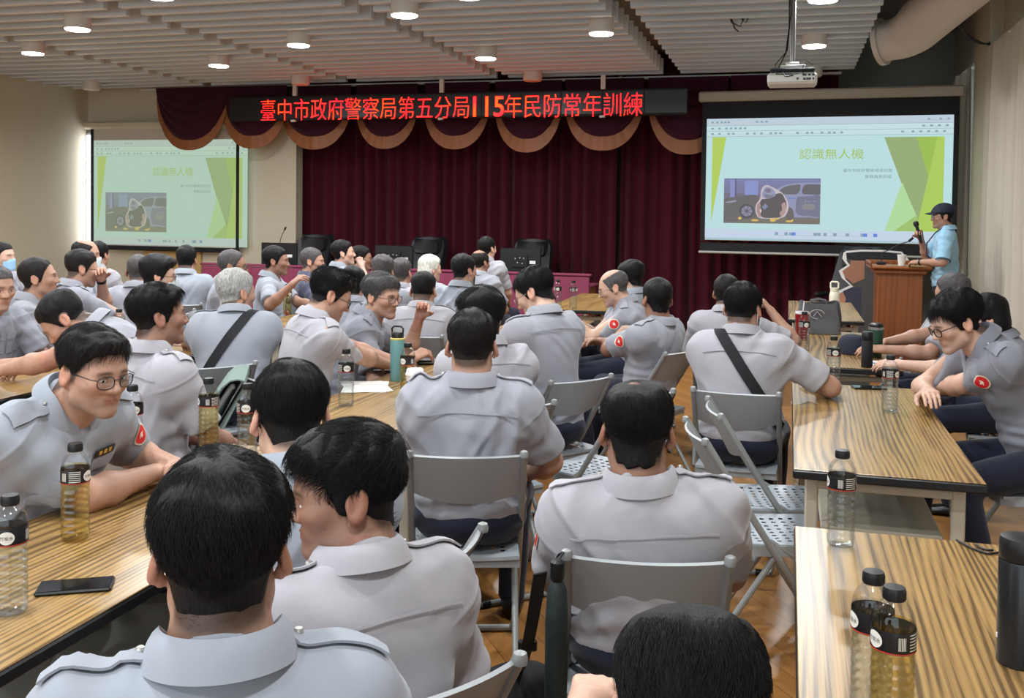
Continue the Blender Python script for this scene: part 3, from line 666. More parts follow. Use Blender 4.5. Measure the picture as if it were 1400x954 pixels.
for i, (px, lab) in enumerate(((417, 'black leather executive chair at the left end of the head desk'), (572, 'black leather executive chair behind the head desk, left of its middle'), (722, 'black leather executive chair behind the head desk, right of all the others'))):
    p = at_y(px, 340, 12.75); o = ex0 if i == 0 else copy_tree(ex0, (0, 0, 0), 0)
    o.location = (p[0], 12.75, 0); o.rotation_euler = (0, 0, PI+(.05, -.04, .08)[i]); tag(o, lab, 'chair', 'black executive chairs behind the head desk')
# the chairs stand with their backs to the curtain, seats towards the room
def make_monitor():
    m = empty('monitor'); MB().box((0, 0, .27), (.53, .035, .32), .01).build('screen_back', M_black, m)
    g = MB(); g.box((0, -.025, .27), (.20, .03, .16), .006); g.build('mounting_plate', M_blackm, m)
    g = MB()
    for x, z in ((-.06, .30), (0, .31), (.05, .305), (-.03, .25), (.03, .24)): g.box((x, -.041, z), (.012, .004, .012), .001)
    g.build('screw_pattern', M_lampw, m); MB().box((.16, -.019, .255), (.075, .004, .04), .001).build('white_sticker', mat('sticker_white', (222, 222, 220), .6), m)
    g = MB(); g.box((0, .03, .07), (.06, .03, .14), .005); g.box((0, .03, .006), (.24, .18, .012), .004); g.build('stand', M_black, m); return m
mo0 = make_monitor(); freeze(mo0)
for i, (px, lab) in enumerate(((381, 'black monitor seen from behind on the left part of the head desk'), (538, 'black monitor seen from behind on the middle of the head desk'), (711, 'black monitor with a white sticker on its back, right end of the desk'))):
    p = at_y(px, 360, 12.0); o = mo0 if i == 0 else copy_tree(mo0, (0, 0, 0), 0)
    o.location = (p[0], 12.02, .706); o.rotation_euler = (0, 0, .03); tag(o, lab, 'monitor', 'black monitors on the head desk')
def gooseneck(loc, rz, label, lean=.25, hh=.32):
    m = empty('gooseneck_microphone', loc, rz, label, 'microphone')
    MB().box((0, 0, .015), (.09, .12, .03), .008).build('base', M_black, m)
    g = MB(); g.tube([(0, 0, .03), (0, .0, .12), (lean*.25, 0, hh*.6), (lean*.6, 0, hh*.85), (lean, 0, hh)], .005, 8); g.build('neck', M_black, m)
    MB().tube([(lean, 0, hh), (lean*1.16, 0, hh+.04)], .013, 10).build('microphone_head', M_blackm, m)
p = at_y(372, 350, 11.9); gooseneck((p[0]-.1, 12.2, .706), 0, 'thin gooseneck microphone beside the left monitor on the head desk', .12, .60)
# ---------------------------------------------------------------- lectern with microphone and paper cup
M_lect = wood_laminate('lectern_cherry', (138, 80, 40), (122, 68, 32), .35, 2, .35)
LYC = 10.75; pl_ = at_y(1199, 400, LYC-.22); pr = at_y(1262, 400, LYC-.22); lw = pr[0]-pl_[0]; lx = (pl_[0]+pr[0])/2; lz = at_y(1229, 371, LYC-.25)[2]
l = empty('lectern', (lx, LYC, 0), 0, 'brown wooden lectern at right with a paper cup on top', 'lectern')
g = MB(); g.box((0, 0, lz/2), (lw, .44, lz-.04), .008); g.box((0, 0, .04), (lw+.06, .50, .08), .01); g.build('body', M_lect, l)
g = MB(); g.box((0, 0, lz-.005), (lw+.07, .52, .05), .014); g.box((0, 0, lz+.035), (lw+.16, .60, .035), .015); g.build('top', M_lect, l)
g = MB()
for s in (-1, 1): g.box((s*(lw/2+.07), 0, lz+.07), (.02, .60, .04), .008)
g.box((0, .29, lz+.07), (lw+.14, .02, .04), .008); g.build('rim', M_lect, l)
gooseneck((lx-.16, LYC+.05, lz+.0535), 0, 'black gooseneck microphone standing on the wooden lectern', .26, .24)
cu = empty('paper_cup', (lx+.01, LYC-.22, lz+.0535), 0, 'white paper cup standing on the lectern', 'cup')
MB().lathe([(.030, 0), (.032, .002), (.043, .108), (.0445, .112), (.042, .112), (.031, .006)], 24, cap=True).build('cup_wall', mat('white_paper', (226, 224, 220), .7), cu)
MB().tube([(.0435*math.cos(a), .0435*math.sin(a), .111) for a in np.linspace(0, 2*PI, 25)], .0022, 6, cap=False).build('rolled_rim', mat('white_paper_rim', (232, 230, 226), .6), cu)
# cardboard cut-out of figures behind the lectern
st = empty('cardboard_cutout', (lx, 11.75, 0), 0, 'life-size cardboard cut-out with a white outline, half hidden behind the lectern', 'cardboard cutout')
s_ = 11.75/1350.0
def outl(pts): return [((1120+x/5.963-1229)*s_*1.02, 1.59-(310+y/5.963-297)*s_) for x, y in pts]
full = outl([(345, 190), (450, 178), (600, 176), (740, 186), (800, 260), (870, 330), (880, 420), (790, 480), (830, 560), (838, 680), (800, 760), (770, 900), (780, 1120), (400, 1120), (395, 900), (400, 800), (340, 740), (310, 680), (290, 590), (280, 510), (380, 455), (318, 400), (296, 345), (356, 300), (318, 250), (326, 205)])
MX = Matrix(((1, 0, 0, 0), (0, 0, -1, 0), (0, 1, 0, 0), (0, 0, 0, 1)))
g = MB(); g.prism([(x, max(.0, y)) for x, y in full], .012, 0, MX); g.build('board', mat('cutout_white', (212, 208, 204), .6), st, smooth=0)
def layer(name, pts, rgb, k):
    g = MB(); g.prism(outl(pts), .002, 0, Matrix.Translation((0, -.0125-.0022*k, 0)) @ MX); g.build(name, mat('print_'+name, rgb, .6), st, smooth=0)
cxy = (560, 600); inn = [(cxy[0]+(x-cxy[0])*.955-4*(1 if x > 560 else -1), cxy[1]+(y-cxy[1])*.965) for x, y in [(345, 190), (450, 178), (600, 176), (740, 186), (800, 260), (870, 330), (880, 420), (790, 480), (830, 560), (838, 680), (800, 760), (770, 900), (780, 1110), (420, 1110), (405, 900), (410, 800), (350, 740), (320, 680), (302, 590), (292, 515), (392, 460), (332, 402), (312, 347), (372, 302), (335, 252), (342, 210)]]
layer('printed_ground', inn, (70, 66, 66), 0)
layer('printed_hair', [(345, 205), (450, 192), (600, 190), (735, 200), (760, 270), (620, 260), (420, 262), (350, 250)], (24, 24, 30), 1)
layer('printed_face', [(380, 262), (480, 262), (480, 400), (400, 440), (340, 390), (320, 345), (372, 305)], (150, 104, 82), 1)
layer('printed_jacket', [(330, 500), (400, 465), (460, 470), (460, 690), (360, 690), (330, 600)], (50, 52, 68), 1)
layer('printed_hand', [(300, 520), (330, 512), (352, 560), (332, 640), (308, 600)], (170, 118, 92), 2)
layer('printed_leg', [(350, 700), (440, 700), (440, 1000), (410, 1000), (400, 800), (370, 770)], (150, 96, 76), 2)
layer('printed_sleeve', [(780, 520), (815, 570), (818, 680), (785, 740), (770, 640)], (84, 52, 46), 2)
MB().box((0, .16, .25), (.4, .3, .012), .002, M=Matrix.Rotation(0, 4, 'X')).build('rear_strut', mat('cardboard_brown', (150, 118, 84), .8), st)
# dark chair folded behind the lectern
p = at_y(1152, 395, 12.2)
o = copy_tree(ex0, (p[0]+.02, 12.2, 0), math.radians(150), 'dark office chair standing in the shade below the big screen', 'chair', 'black executive chairs behind the head desk')
# ---------------------------------------------------------------- projector on its pole, duct, loose cables
pp = at_y(1083, 108, 8.0); pj = empty('projector', (pp[0], 8.0, pp[2]), 0, 'white projector hanging from the slatted ceiling on a pole', 'projector')
MB().box((0, 0, -.01), (.37, .28, .085), .018).build('case', mat('projector_white', (214, 212, 206), .4), pj)
MB().box((0, 0, .052), (.33, .26, .04), .012).build('upper_case', M_blackm, pj)
g = MB()
for x, z, w in ((.09, .012, .03), (.125, .012, .02), (.155, .012, .02), (.09, -.018, .02), (.12, -.018, .035), (.155, -.018, .012), (.04, -.015, .018)): g.box((x, -.141, z), (w, .004, .016), .001)
g.build('connector_panel', M_black, pj)
g = MB(); g.box((0, 0, .085), (.20, .16, .03), .006); g.box((0, 0, .11), (.10, .10, .03), .006); g.build('mount', M_lampw, pj)
g = MB(); g.tube([(0, 0, .11), (0, 0, CEIL+.12-pp[2])], .019, 12); g.build('pole', mat('pole_steel', (140, 140, 138), .35, .5), pj)
g = MB(); hz = CEIL+.1-pp[2]
g.tube([(.02, -.13, .01), (-.05, -.17, -.0), (-.10, -.10, .08), (-.05, -.03, .20), (-.03, -.02, .4), (-.035, -.02, hz)], .005, 6); g.tube([(.05, -.13, .02), (-.12, -.16, .02), (-.13, -.06, .10), (-.04, -.02, .22), (-.02, -.025, .5), (-.03, -.02, hz)], .004, 6); g.tube([(.10, -.13, .01), (.06, -.20, .03), (.10, -.12, .12), (.15, -.05, .10)], .003, 6)
g.build('cable', M_black, pj)
ca = at_z(1012, 30, 3.40); g = MB()
for pts, in (([(-.12, 0, .12), (-.08, .0, .0), (0, .02, -.04), (.03, 0, .03), (.0, 0, .14)],), ([(.0, 0, .13), (.02, 0, .02), (.05, .01, -.01), (.08, 0, .05), (.09, 0, .14)],), ([(-.10, .02, .10), (-.05, .0, -.06), (-.01, .0, -.09)],)): g.tube(pts, .006, 6)
g.tube([(.0, -.22, .10), (0, 0, .12), (.0, .22, .10)], .006, 6); o = g.build('hanging_cable', M_black, None, tuple(ca)); tag(o, 'loose black cable ends hanging out of the slatted ceiling', 'cable')
M_duct = mat('duct_wrap', (204, 197, 190), 0.6, bump=(9, .5, .02))
a0 = at_y(1206, 57, 10.5); a1 = at_y(1238, 50, 10.4); a2 = at_y(1290, 5, 9.6); a3 = a2+(a2-a1)*2.2
def bez(A, B, C_, n): return [A*(1-t)**2+B*2*t*(1-t)+C_*t*t for t in np.linspace(0, 1, n)]
du = empty('air_duct', (0, 0, 0), 0, 'fat wrapped air duct hanging at the upper right corner', 'duct')
pth = [a0+(a1-a0)*t for t in (0, .35)]+bez(a0+(a1-a0)*.5, a1+(a1-a0)*.25, a1+(a2-a1)*.45, 8)+[a1+(a2-a1)*t for t in (.7, 1.0)]+[a2+(a3-a2)*t for t in (.5, 1.0)]
rad = [.20, .20]+list(np.linspace(.205, .235, 8))+[.235, .235, .235, .235]
MB().tube(pth, rad, 28).build('duct_tube', M_duct, du, smooth=60)
dr_ = nrm_ = (a1-a0)/np.linalg.norm(a1-a0); MB().tube([a0-dr_*.03, a0+dr_*.02], .235, 28).build('flange', mat('duct_flange', (190, 186, 178), .4), du)
bm_ = (a1+(a2-a1)*1.0); g = MB()
for q_ in (a1+(a2-a1)*.35, a2): g.tube([(q_[0], q_[1], q_[2]), (q_[0], q_[1], 4.2)], .008, 6)
g.build('hanger_rod', M_tube, du)
ka = at_y(1300, 25, 10.2); kb = at_x(1356, 62, 2.1); g = MB()
for k in range(5):
    m_ = (ka+kb)/2+np.array([0, 0, -.10-.03*k]); g.tube(bez(ka+np.array([0, 0, .02*k]), m_, kb+np.array([0, 0, .012*k]), 14), .008, 6)
o = g.build('cable_bundle', M_black); tag(o, 'bundle of black cables looping from the duct to the right wall', 'cable')
# ================================================================== PEOPLE
# Figures are grown from a skeleton as smooth distance fields and meshed, so every body is one continuous surface.
f32 = np.float32
def nrm(v): v = np.asarray(v, float); return v/(np.linalg.norm(v)+1e-9)
def rx(a): c, s = math.cos(a), math.sin(a); return np.array([[1, 0, 0], [0, c, -s], [0, s, c]])
def ry(a): c, s = math.cos(a), math.sin(a); return np.array([[c, 0, s], [0, 1, 0], [-s, 0, c]])
def rzm(a): c, s = math.cos(a), math.sin(a); return np.array([[c, -s, 0], [s, c, 0], [0, 0, 1]])
def smin(a, b, k):
    h = np.maximum(k-np.abs(a-b), 0)/k
    return np.minimum(a, b)-h*h*k*0.25
def smax(a, b, k): return -smin(-a, -b, k)
def s_ell(p, c, R, M=None):
    q = p-np.asarray(c, f32)
    if M is not None: q = q @ np.asarray(M, f32)
    R = np.asarray(R, f32); k0 = np.sqrt(((q/R)**2).sum(1)); k1 = np.sqrt(((q/(R*R))**2).sum(1))
    return k0*(k0-1)/(k1+1e-6)
def s_cone(p, a, b, ra, rb):
    a = np.asarray(a, f32); b = np.asarray(b, f32); ab = b-a
    t = np.clip(((p-a) @ ab)/(ab @ ab+1e-9), 0, 1)
    d = p-a-t[:, None]*ab
    return np.sqrt((d*d).sum(1))-(ra+(rb-ra)*t)
def s_oval(p, a, b, ra, rb, side, sq):
    """round cone squashed by factor sq along the direction `side`"""
    s = np.asarray(nrm(side), f32); k = f32(1/sq-1)
    f = lambda v: v+np.outer((v @ s)*k, s) if v.ndim == 2 else v+(v @ s)*k*s
    return s_cone(f(p), f(np.asarray(a, f32)), f(np.asarray(b, f32)), ra, rb)*sq**0.5
def s_sph(p, c, r): d = p-np.asarray(c, f32); return np.sqrt((d*d).sum(1))-r

def polygonise(fn, lo, hi, h):
    """sparse naive surface nets of fn(points)->distance"""
    lo = np.asarray(lo, float); hi = np.asarray(hi, float); B = 8
    nb = np.ceil((hi-lo)/(h*B)).astype(int)+1
    bi = np.stack(np.meshgrid(*[np.arange(n) for n in nb], indexing='ij'), -1).reshape(-1, 3)
    cen = (lo+(bi+0.5)*B*h).astype(f32); d = fn(cen); act = np.abs(d) < h*B*1.35
    N = nb*B+1
    S = np.repeat(np.repeat(np.repeat(d.reshape(nb), B, 0), B, 1), B, 2)
    D = np.full(N, 1.0, f32); D[:-1, :-1, :-1] = np.where(S < 0, -1.0, 1.0); del S
    ab = bi[act]
    r = np.arange(B+1); off = np.stack(np.meshgrid(r, r, r, indexing='ij'), -1).reshape(-1, 3)
    for k in range(0, len(ab), 600):
        idx = (ab[k:k+600, None, :]*B+off[None]).reshape(-1, 3)
        D[idx[:, 0], idx[:, 1], idx[:, 2]] = fn((lo+idx*h).astype(f32))
    I = D < 0
    s = np.zeros(N-1, np.int8)
    for a in (0, 1):
        for b in (0, 1):
            for c in (0, 1): s += I[a:N[0]-1+a, b:N[1]-1+b, c:N[2]-1+c]
    cell = np.argwhere((s > 0) & (s < 8)); cid = np.full(N-1, -1, np.int32); cid[cell[:, 0], cell[:, 1], cell[:, 2]] = np.arange(len(cell))
    P = np.zeros((len(cell), 3)); cnt = np.zeros(len(cell))
    corners = [(a, b, c) for a in (0, 1) for b in (0, 1) for c in (0, 1)]
    for a in corners:
        for ax in range(3):
            if a[ax]: continue
            b = list(a); b[ax] = 1
            d0 = D[cell[:, 0]+a[0], cell[:, 1]+a[1], cell[:, 2]+a[2]]; d1 = D[cell[:, 0]+b[0], cell[:, 1]+b[1], cell[:, 2]+b[2]]
            m = (d0 < 0) != (d1 < 0); t = np.where(m, d0/(d0-d1+1e-12), 0)
            e = np.tile(np.array(a, float), (len(cell), 1)); e[:, ax] += t
            P += e*m[:, None]; cnt += m
    V = lo+(cell+P/np.maximum(cnt, 1)[:, None])*h
    Q = []
    for ax in range(3):
        o = [(ax+1) % 3, (ax+2) % 3]
        sl0 = [slice(1, -1)]*3; sl1 = [slice(1, -1)]*3; sl0[ax] = slice(0, -1); sl1[ax] = slice(1, None)
        A = I[tuple(sl0)]; Bm = I[tuple(sl1)]
        e = np.argwhere(A != Bm); base = e.copy(); base[:, o[0]] += 1; base[:, o[1]] += 1
        flip = A[e[:, 0], e[:, 1], e[:, 2]]
        q = []
        for da, db in ((0, 0), (-1, 0), (-1, -1), (0, -1)):
            c = base.copy(); c[:, o[0]] += da; c[:, o[1]] += db; q.append(cid[c[:, 0], c[:, 1], c[:, 2]])
        q = np.stack(q, 1); q[~flip] = q[~flip][:, ::-1]; Q.append(q)
    Q = np.vstack(Q); Q = Q[(Q >= 0).all(1)]
    return V, Q
def np_mesh(name, V, Q, mats, col=None):
    me = bpy.data.meshes.new(name); n = len(Q)
    me.vertices.add(len(V)); me.vertices.foreach_set('co', np.ascontiguousarray(V, f32).ravel())
    me.loops.add(n*4); me.loops.foreach_set('vertex_index', np.ascontiguousarray(Q, np.int32).ravel())
    me.polygons.add(n); me.polygons.foreach_set('loop_start', np.arange(0, n*4, 4, dtype=np.int32))
    try: me.polygons.foreach_set('loop_total', np.full(n, 4, np.int32))
    except Exception: pass
    me.polygons.foreach_set('use_smooth', np.ones(n, bool))
    for m in (mats if isinstance(mats, (list, tuple)) else [mats]): me.materials.append(m)
    if col is not None:
        at = me.color_attributes.new('tone', 'FLOAT_COLOR', 'POINT'); c = np.ones((len(V), 4), f32); c[:, :3] = col; at.data.foreach_set('color', c.ravel())
    me.update(calc_edges=True); me.validate(); return me
def wave(p, seed, freq, stretch=(1, 1, 1)):
    """cheap band of warped sines in [-1, 1], used for cloth folds and hair locks"""
    rs = np.random.RandomState(seed); q = p*np.asarray(stretch)*freq; o = np.zeros(len(p))
    for k in range(4):
        u = nrm(rs.randn(3)); v = nrm(rs.randn(3)); ph, p2 = rs.uniform(0, 6.28, 2)
        o += np.sin((q @ u)*2*PI+ph+1.6*np.sin((q @ v)*PI*1.3+p2))
    return o/4
def vnormals(V, Q):
    a = V[Q[:, 2]]-V[Q[:, 0]]; b = V[Q[:, 3]]-V[Q[:, 1]]; n = np.cross(a, b); N = np.zeros_like(V)
    for k in range(4): np.add.at(N, Q[:, k], n)
    return N/(np.linalg.norm(N, axis=1)[:, None]+1e-12)

# ---------------------------------------------------------------- materials of the figures
def skin_mat(name, rgb):
    m = mat(name, rgb, 0.48, spec=0.4, sss=0.12); nt = m.node_tree; b = nt.nodes['Principled BSDF']
    a = nt.nodes.new('ShaderNodeVertexColor'); a.layer_name = 'tone'
    n = nt.nodes.new('ShaderNodeTexNoise'); n.inputs['Scale'].default_value = 38; n.inputs['Detail'].default_value = 5
    tc = nt.nodes.new('ShaderNodeTexCoord'); nt.links.new(tc.outputs['Object'], n.inputs['Vector'])
    r = nt.nodes.new('ShaderNodeMapRange'); r.inputs['To Min'].default_value = 0.84; r.inputs['To Max'].default_value = 1.14; nt.links.new(n.outputs['Fac'], r.inputs['Value'])
    m1 = nt.nodes.new('ShaderNodeMix'); m1.data_type = 'RGBA'; m1.blend_type = 'MULTIPLY'; m1.inputs[0].default_value = 1; m1.inputs[6].default_value = (*lin(rgb), 1)
    m2 = nt.nodes.new('ShaderNodeMix'); m2.data_type = 'RGBA'; m2.blend_type = 'MULTIPLY'; m2.inputs[0].default_value = 1
    nt.links.new(a.outputs['Color'], m1.inputs[7]); nt.links.new(m1.outputs[2], m2.inputs[6]); nt.links.new(r.outputs['Result'], m2.inputs[7]); nt.links.new(m2.outputs[2], b.inputs['Base Color'])
    bp = nt.nodes.new('ShaderNodeBump'); bp.inputs['Strength'].default_value = 0.12; bp.inputs['Distance'].default_value = 0.002
    n2 = nt.nodes.new('ShaderNodeTexNoise'); n2.inputs['Scale'].default_value = 260; nt.links.new(tc.outputs['Object'], n2.inputs['Vector'])
    nt.links.new(n2.outputs['Fac'], bp.inputs['Height']); nt.links.new(bp.outputs['Normal'], b.inputs['Normal'])
    return m
SKIN = [skin_mat('skin_tan', (174, 134, 114)), skin_mat('skin_light', (194, 156, 136)), skin_mat('skin_brown', (148, 110, 92))]
def cloth_mat(name, rgb):
    m = mat(name, rgb, 0.82, spec=0.25, sheen=0.12); nt = m.node_tree; b = nt.nodes['Principled BSDF']; L = nt.links
    tc = nt.nodes.new('ShaderNodeTexCoord')
    n = nt.nodes.new('ShaderNodeTexNoise'); n.inputs['Scale'].default_value = 11; n.inputs['Detail'].default_value = 5; n.inputs['Roughness'].default_value = 0.5; n.inputs['Distortion'].default_value = 0.3
    n2 = nt.nodes.new('ShaderNodeTexNoise'); n2.inputs['Scale'].default_value = 700
    L.new(tc.outputs['Object'], n.inputs['Vector']); L.new(tc.outputs['Object'], n2.inputs['Vector'])
    b1 = nt.nodes.new('ShaderNodeBump'); b1.inputs['Strength'].default_value = 0.13; b1.inputs['Distance'].default_value = 0.018
    b2 = nt.nodes.new('ShaderNodeBump'); b2.inputs['Strength'].default_value = 0.15; b2.inputs['Distance'].default_value = 0.001
    L.new(n.outputs['Fac'], b1.inputs['Height']); L.new(n2.outputs['Fac'], b2.inputs['Height']); L.new(b1.outputs['Normal'], b2.inputs['Normal']); L.new(b2.outputs['Normal'], b.inputs['Normal'])
    return m
SHIRT = {'grey': cloth_mat('uniform_shirt_grey', (146, 146, 154)), 'light': cloth_mat('uniform_shirt_light', (160, 157, 163)),
         'blue': cloth_mat('uniform_shirt_bluish', (143, 147, 156)), 'dim': cloth_mat('uniform_shirt_dark_grey', (128, 129, 138)),
         'polo': cloth_mat('polo_shirt_sky_blue', (150, 190, 214)), 'vest': cloth_mat('dark_vest', (84, 86, 104))}
M_trs = cloth_mat('navy_trousers', (30, 33, 50)); M_shoe = mat('black_shoe_leather', (20, 19, 20), 0.35)
def hair_mat(name, rgb, rough=0.55):
    m = mat(name, rgb, rough, spec=0.22); nt = m.node_tree; b = nt.nodes['Principled BSDF']; L = nt.links
    tc = nt.nodes.new('ShaderNodeTexCoord'); mp = nt.nodes.new('ShaderNodeMapping'); mp.inputs['Scale'].default_value = (1, 1, 0.25)
    n = nt.nodes.new('ShaderNodeTexNoise'); n.inputs['Scale'].default_value = 170; n.inputs['Detail'].default_value = 4; n.inputs['Distortion'].default_value = 0.6
    L.new(tc.outputs['Object'], mp.inputs['Vector']); L.new(mp.outputs['Vector'], n.inputs['Vector'])
    r = nt.nodes.new('ShaderNodeMapRange'); r.inputs['From Min'].default_value = 0.3; r.inputs['From Max'].default_value = 0.7; r.inputs['To Min'].default_value = 0.55; r.inputs['To Max'].default_value = 1.5
    mx = nt.nodes.new('ShaderNodeMix'); mx.data_type = 'RGBA'; mx.blend_type = 'MULTIPLY'; mx.inputs[0].default_value = 1; mx.inputs[6].default_value = (*lin(rgb), 1)
    L.new(n.outputs['Fac'], r.inputs['Value']); L.new(r.outputs['Result'], mx.inputs[7]); L.new(mx.outputs[2], b.inputs['Base Color'])
    bp = nt.nodes.new('ShaderNodeBump'); bp.inputs['Strength'].default_value = 0.6; bp.inputs['Distance'].default_value = 0.004
    L.new(n.outputs['Fac'], bp.inputs['Height']); L.new(bp.outputs['Normal'], b.inputs['Normal'])
    return m
HAIR = {'black': hair_mat('hair_black', (17, 15, 16)), 'dark': hair_mat('hair_dark_brown', (27, 23, 22)), 'salt': hair_mat('hair_greying', (74, 70, 70), 0.5),
        'grey': hair_mat('hair_grey', (150, 148, 144), 0.5), 'white': hair_mat('hair_silver', (196, 194, 184), 0.5)}
M_eyew = mat('eye_white', (226, 220, 212), 0.25); M_iris = mat('eye_iris', (26, 18, 14), 0.15); M_lip = None
M_gl = mat('spectacle_frame', (26, 22, 22), 0.3); M_glsil = mat('spectacle_wire', (150, 140, 128), 0.25, 0.8); M_lens = clear_mat('spectacle_lens', (240, 244, 246), 0.07)
M_strap = mat('black_webbing', (20, 21, 25), 0.8, bump=(160, 0.3, 0.002)); M_red = mat('emblem_red', (206, 38, 40), 0.7); M_emw = mat('emblem_white', (228, 214, 196), 0.7)
M_mask = {'blue': mat('face_mask_blue', (150, 190, 222), 0.8), 'white': mat('face_mask_pale', (206, 222, 226), 0.8), 'black': mat('face_mask_black', (34, 34, 38), 0.8)}
M_seam = mat('shirt_seam', (150, 148, 158), 0.9); M_btn = mat('silver_button', (190, 188, 184), 0.3, 0.7); M_dkblue = mat('navy_piping', (40, 48, 84), 0.8)
M_watch = mat('watch_black', (22, 20, 20), 0.35)

# ---------------------------------------------------------------- head (local: x right, y forward, z up; eyes at z=0)
def head_sdf(p, jaw=1.0, ears=True):
    x = np.abs(p[:, 0]); q = np.stack([x, p[:, 1], p[:, 2]], 1).astype(f32)
    d = s_ell(p, (0, -.014, .036), (.0755, .098, .082))
    d = smin(d, s_ell(p, (0, .026, -.022), (.063*jaw, .066, .078)), .04)
    d = smin(d, s_cone(q, (.047*jaw, .012, -.066), (.014, .070, -.098), .020, .017), .035)       # jaw line
    d = smin(d, s_ell(q, (.040, .060, -.020), (.026, .024, .020)), .025)                      # cheeks
    d = smin(d, s_cone(q, (.012, .084, .019), (.040, .068, .018), .010, .010), .02)             # brow
    d = smax(d, -s_ell(q, (.031, .096, -.001), (.016, .012, .0095)), .014)                      # sockets
    d = smin(d, s_ell(q, (.031, .0745, -.001), (.0150, .0135, .0125)), .006)                    # lids
    n = s_cone(p, (0, .086, .010), (0, .106, -.028), .0075, .0115)
    n = smin(n, s_ell(q, (.0125, .095, -.032), (.009, .010, .0075)), .008); d = smin(d, n, .010)
    d = smin(d, s_ell(p, (0, .080, -.064), (.027, .013, .012)), .016)
    d = smin(d, s_cone(q, (0, .0915, -.0588), (.0225, .0795, -.0625), .0042, .0024), .006)          # lips
    d = smin(d, s_cone(q, (0, .0905, -.0680), (.020, .0800, -.0655), .0050, .0026), .006)
    d = smax(d, -s_cone(q, (0, .0962, -.0634), (.023, .0825, -.0634), .0022, .0014), .003)
    d = smin(d, s_sph(p, (0, .078, -.098), .017), .02)                                        # chin
    if ears:
        M = ry(-.30) @ rx(.22)
        e = s_ell(q, (.080, -.014, -.004), (.0105, .0205, .036), M)
        e = smax(e, -s_ell(q, (.0905, -.008, .000), (.0095, .0125, .0250), M), .004)
        e = smin(e, s_ell(q, (.0795, .000, -.006), (.0055, .006, .010)), .006)
        e = smin(e, s_ell(q, (.078, -.006, -.034), (.006, .010, .011)), .008); d = smin(d, e, .008)
    return d
def hairline(p, st):
    """>0 where hair grows; local head coordinates"""
    ys = np.array([-.13, -.085, -.055, -.03, -.012, .004, .020, .032, .048, .064, .085, .12])
    nape = st.get('nape', -.080); zs = np.array([nape, nape, nape+.012, -.036, -.012, -.026, -.022, .012, .036, .058, .066, .066])
    z = np.interp(p[:, 1], ys, zs)
    fr = st.get('front', 0.0)                    # raise of the forehead line
    z = z+np.clip((p[:, 1]-.03)/.05, 0, 1)*fr
    z = z+np.clip((np.abs(p[:, 0])-.035)/.03, 0, 1)*np.clip((p[:, 1]-.035)/.03, 0, 1)*.012
    return p[:, 2]-z
def hair_sdf(p, st):
    t_top, t_side = st.get('top', .020), st.get('side', .009)
    base = smin(head_sdf(p, ears=False), s_cone(p, (0, -.020, -.05), (0, -.028, -.17), .0575, .060), .022)
    k = np.clip((p[:, 2]-.02)/.075, 0, 1); k = k*k*(3-2*k)
    th = t_side+(t_top-t_side)*k
    if st.get('bald'): th = th*(.15+.85*np.clip(s_ell(p, st.get('bald_c', (0, .02, .115)), (st['bald'], st['bald']*1.5, st['bald']*.9))/.045, 0, 1))
    th = th+st.get('quiff', 0)*np.clip((p[:, 1]-.02)/.06, 0, 1)*np.clip((p[:, 2]-.05)/.04, 0, 1)
    th = th+st.get('back', 0)*np.clip((-p[:, 1]-.03)/.06, 0, 1)*np.clip((p[:, 2]+.03)/.05, 0, 1)
    hl = hairline(p, st)+.006*wave(p, 11, 26)
    fade = np.clip(hl/st.get('fade', .035), 0, 1); th = th*(.25+.75*fade**.7)
    d = base-th
    d = d-st.get('lock', .0035)*wave(p, st.get('seed', 3), st.get('lf', 22), (1, 1, .45))*k
    d = smax(d, -hl*.9, .006)
    if st.get('bald'):
        b = st['bald']; c = st.get('bald_c', (0, .02, .115))
        d = smax(d, -s_ell(p, c, (b, b*1.5, b*.9))+.002*wave(p, 5, 40), .012)
    if st.get('part') is not None:
        d = smax(d, -(s_cone(p, (st['part'], .09, .105), (st['part']*.9, -.01, .135), .004, .003)), .006)
    if st.get('long'):
        z = st['long']; q = s_ell(p, (0, -.045, -.02), (.088, .075, .10)); q = smax(q, -(p[:, 2]-z), .01); q = smax(q, p[:, 1]-.012, .012)
        d = smin(d, q, .015)
    return d
HSTY = {
 'short':  dict(top=.013, side=.0045, back=.003), 'crop': dict(top=.008, side=.003, fade=.05), 'thick': dict(top=.022, side=.0065, back=.006, lock=.005, lf=17, nape=-.088),
 'comb':   dict(top=.017, side=.0045, quiff=.012, lock=.004, front=.008), 'quiff': dict(top=.018, side=.0025, quiff=.030, fade=.075, lock=.006, lf=16),
 'fade':   dict(top=.015, side=.0018, fade=.085, quiff=.008), 'mop': dict(top=.026, side=.011, back=.006, quiff=.010, nape=-.088, lock=.007, lf=13),
 'bob':    dict(top=.020, side=.012, long=-.075, nape=-.09), 'bald': dict(top=.006, side=.0035, bald=.062, front=.03, fade=.05),
 'crown':  dict(top=.007, side=.005, bald=.052, bald_c=(0, -.045, .118), fade=.05), 'recede': dict(top=.009, side=.004, front=.022, fade=.05),
 'whorl': dict(top=.014, side=.0055, bald=.026, bald_c=(-.010, -.046, .134), back=.005, nape=-.090),
}
HCACHE = {}
def hair_mesh(style, h):
    key = (style, h)
    if key not in HCACHE:
        HCACHE[key] = polygonise(lambda p: hair_sdf(p, HSTY[style]), (-.125, -.165, -.13), (.125, .16, .185), h)
    return HCACHE[key]
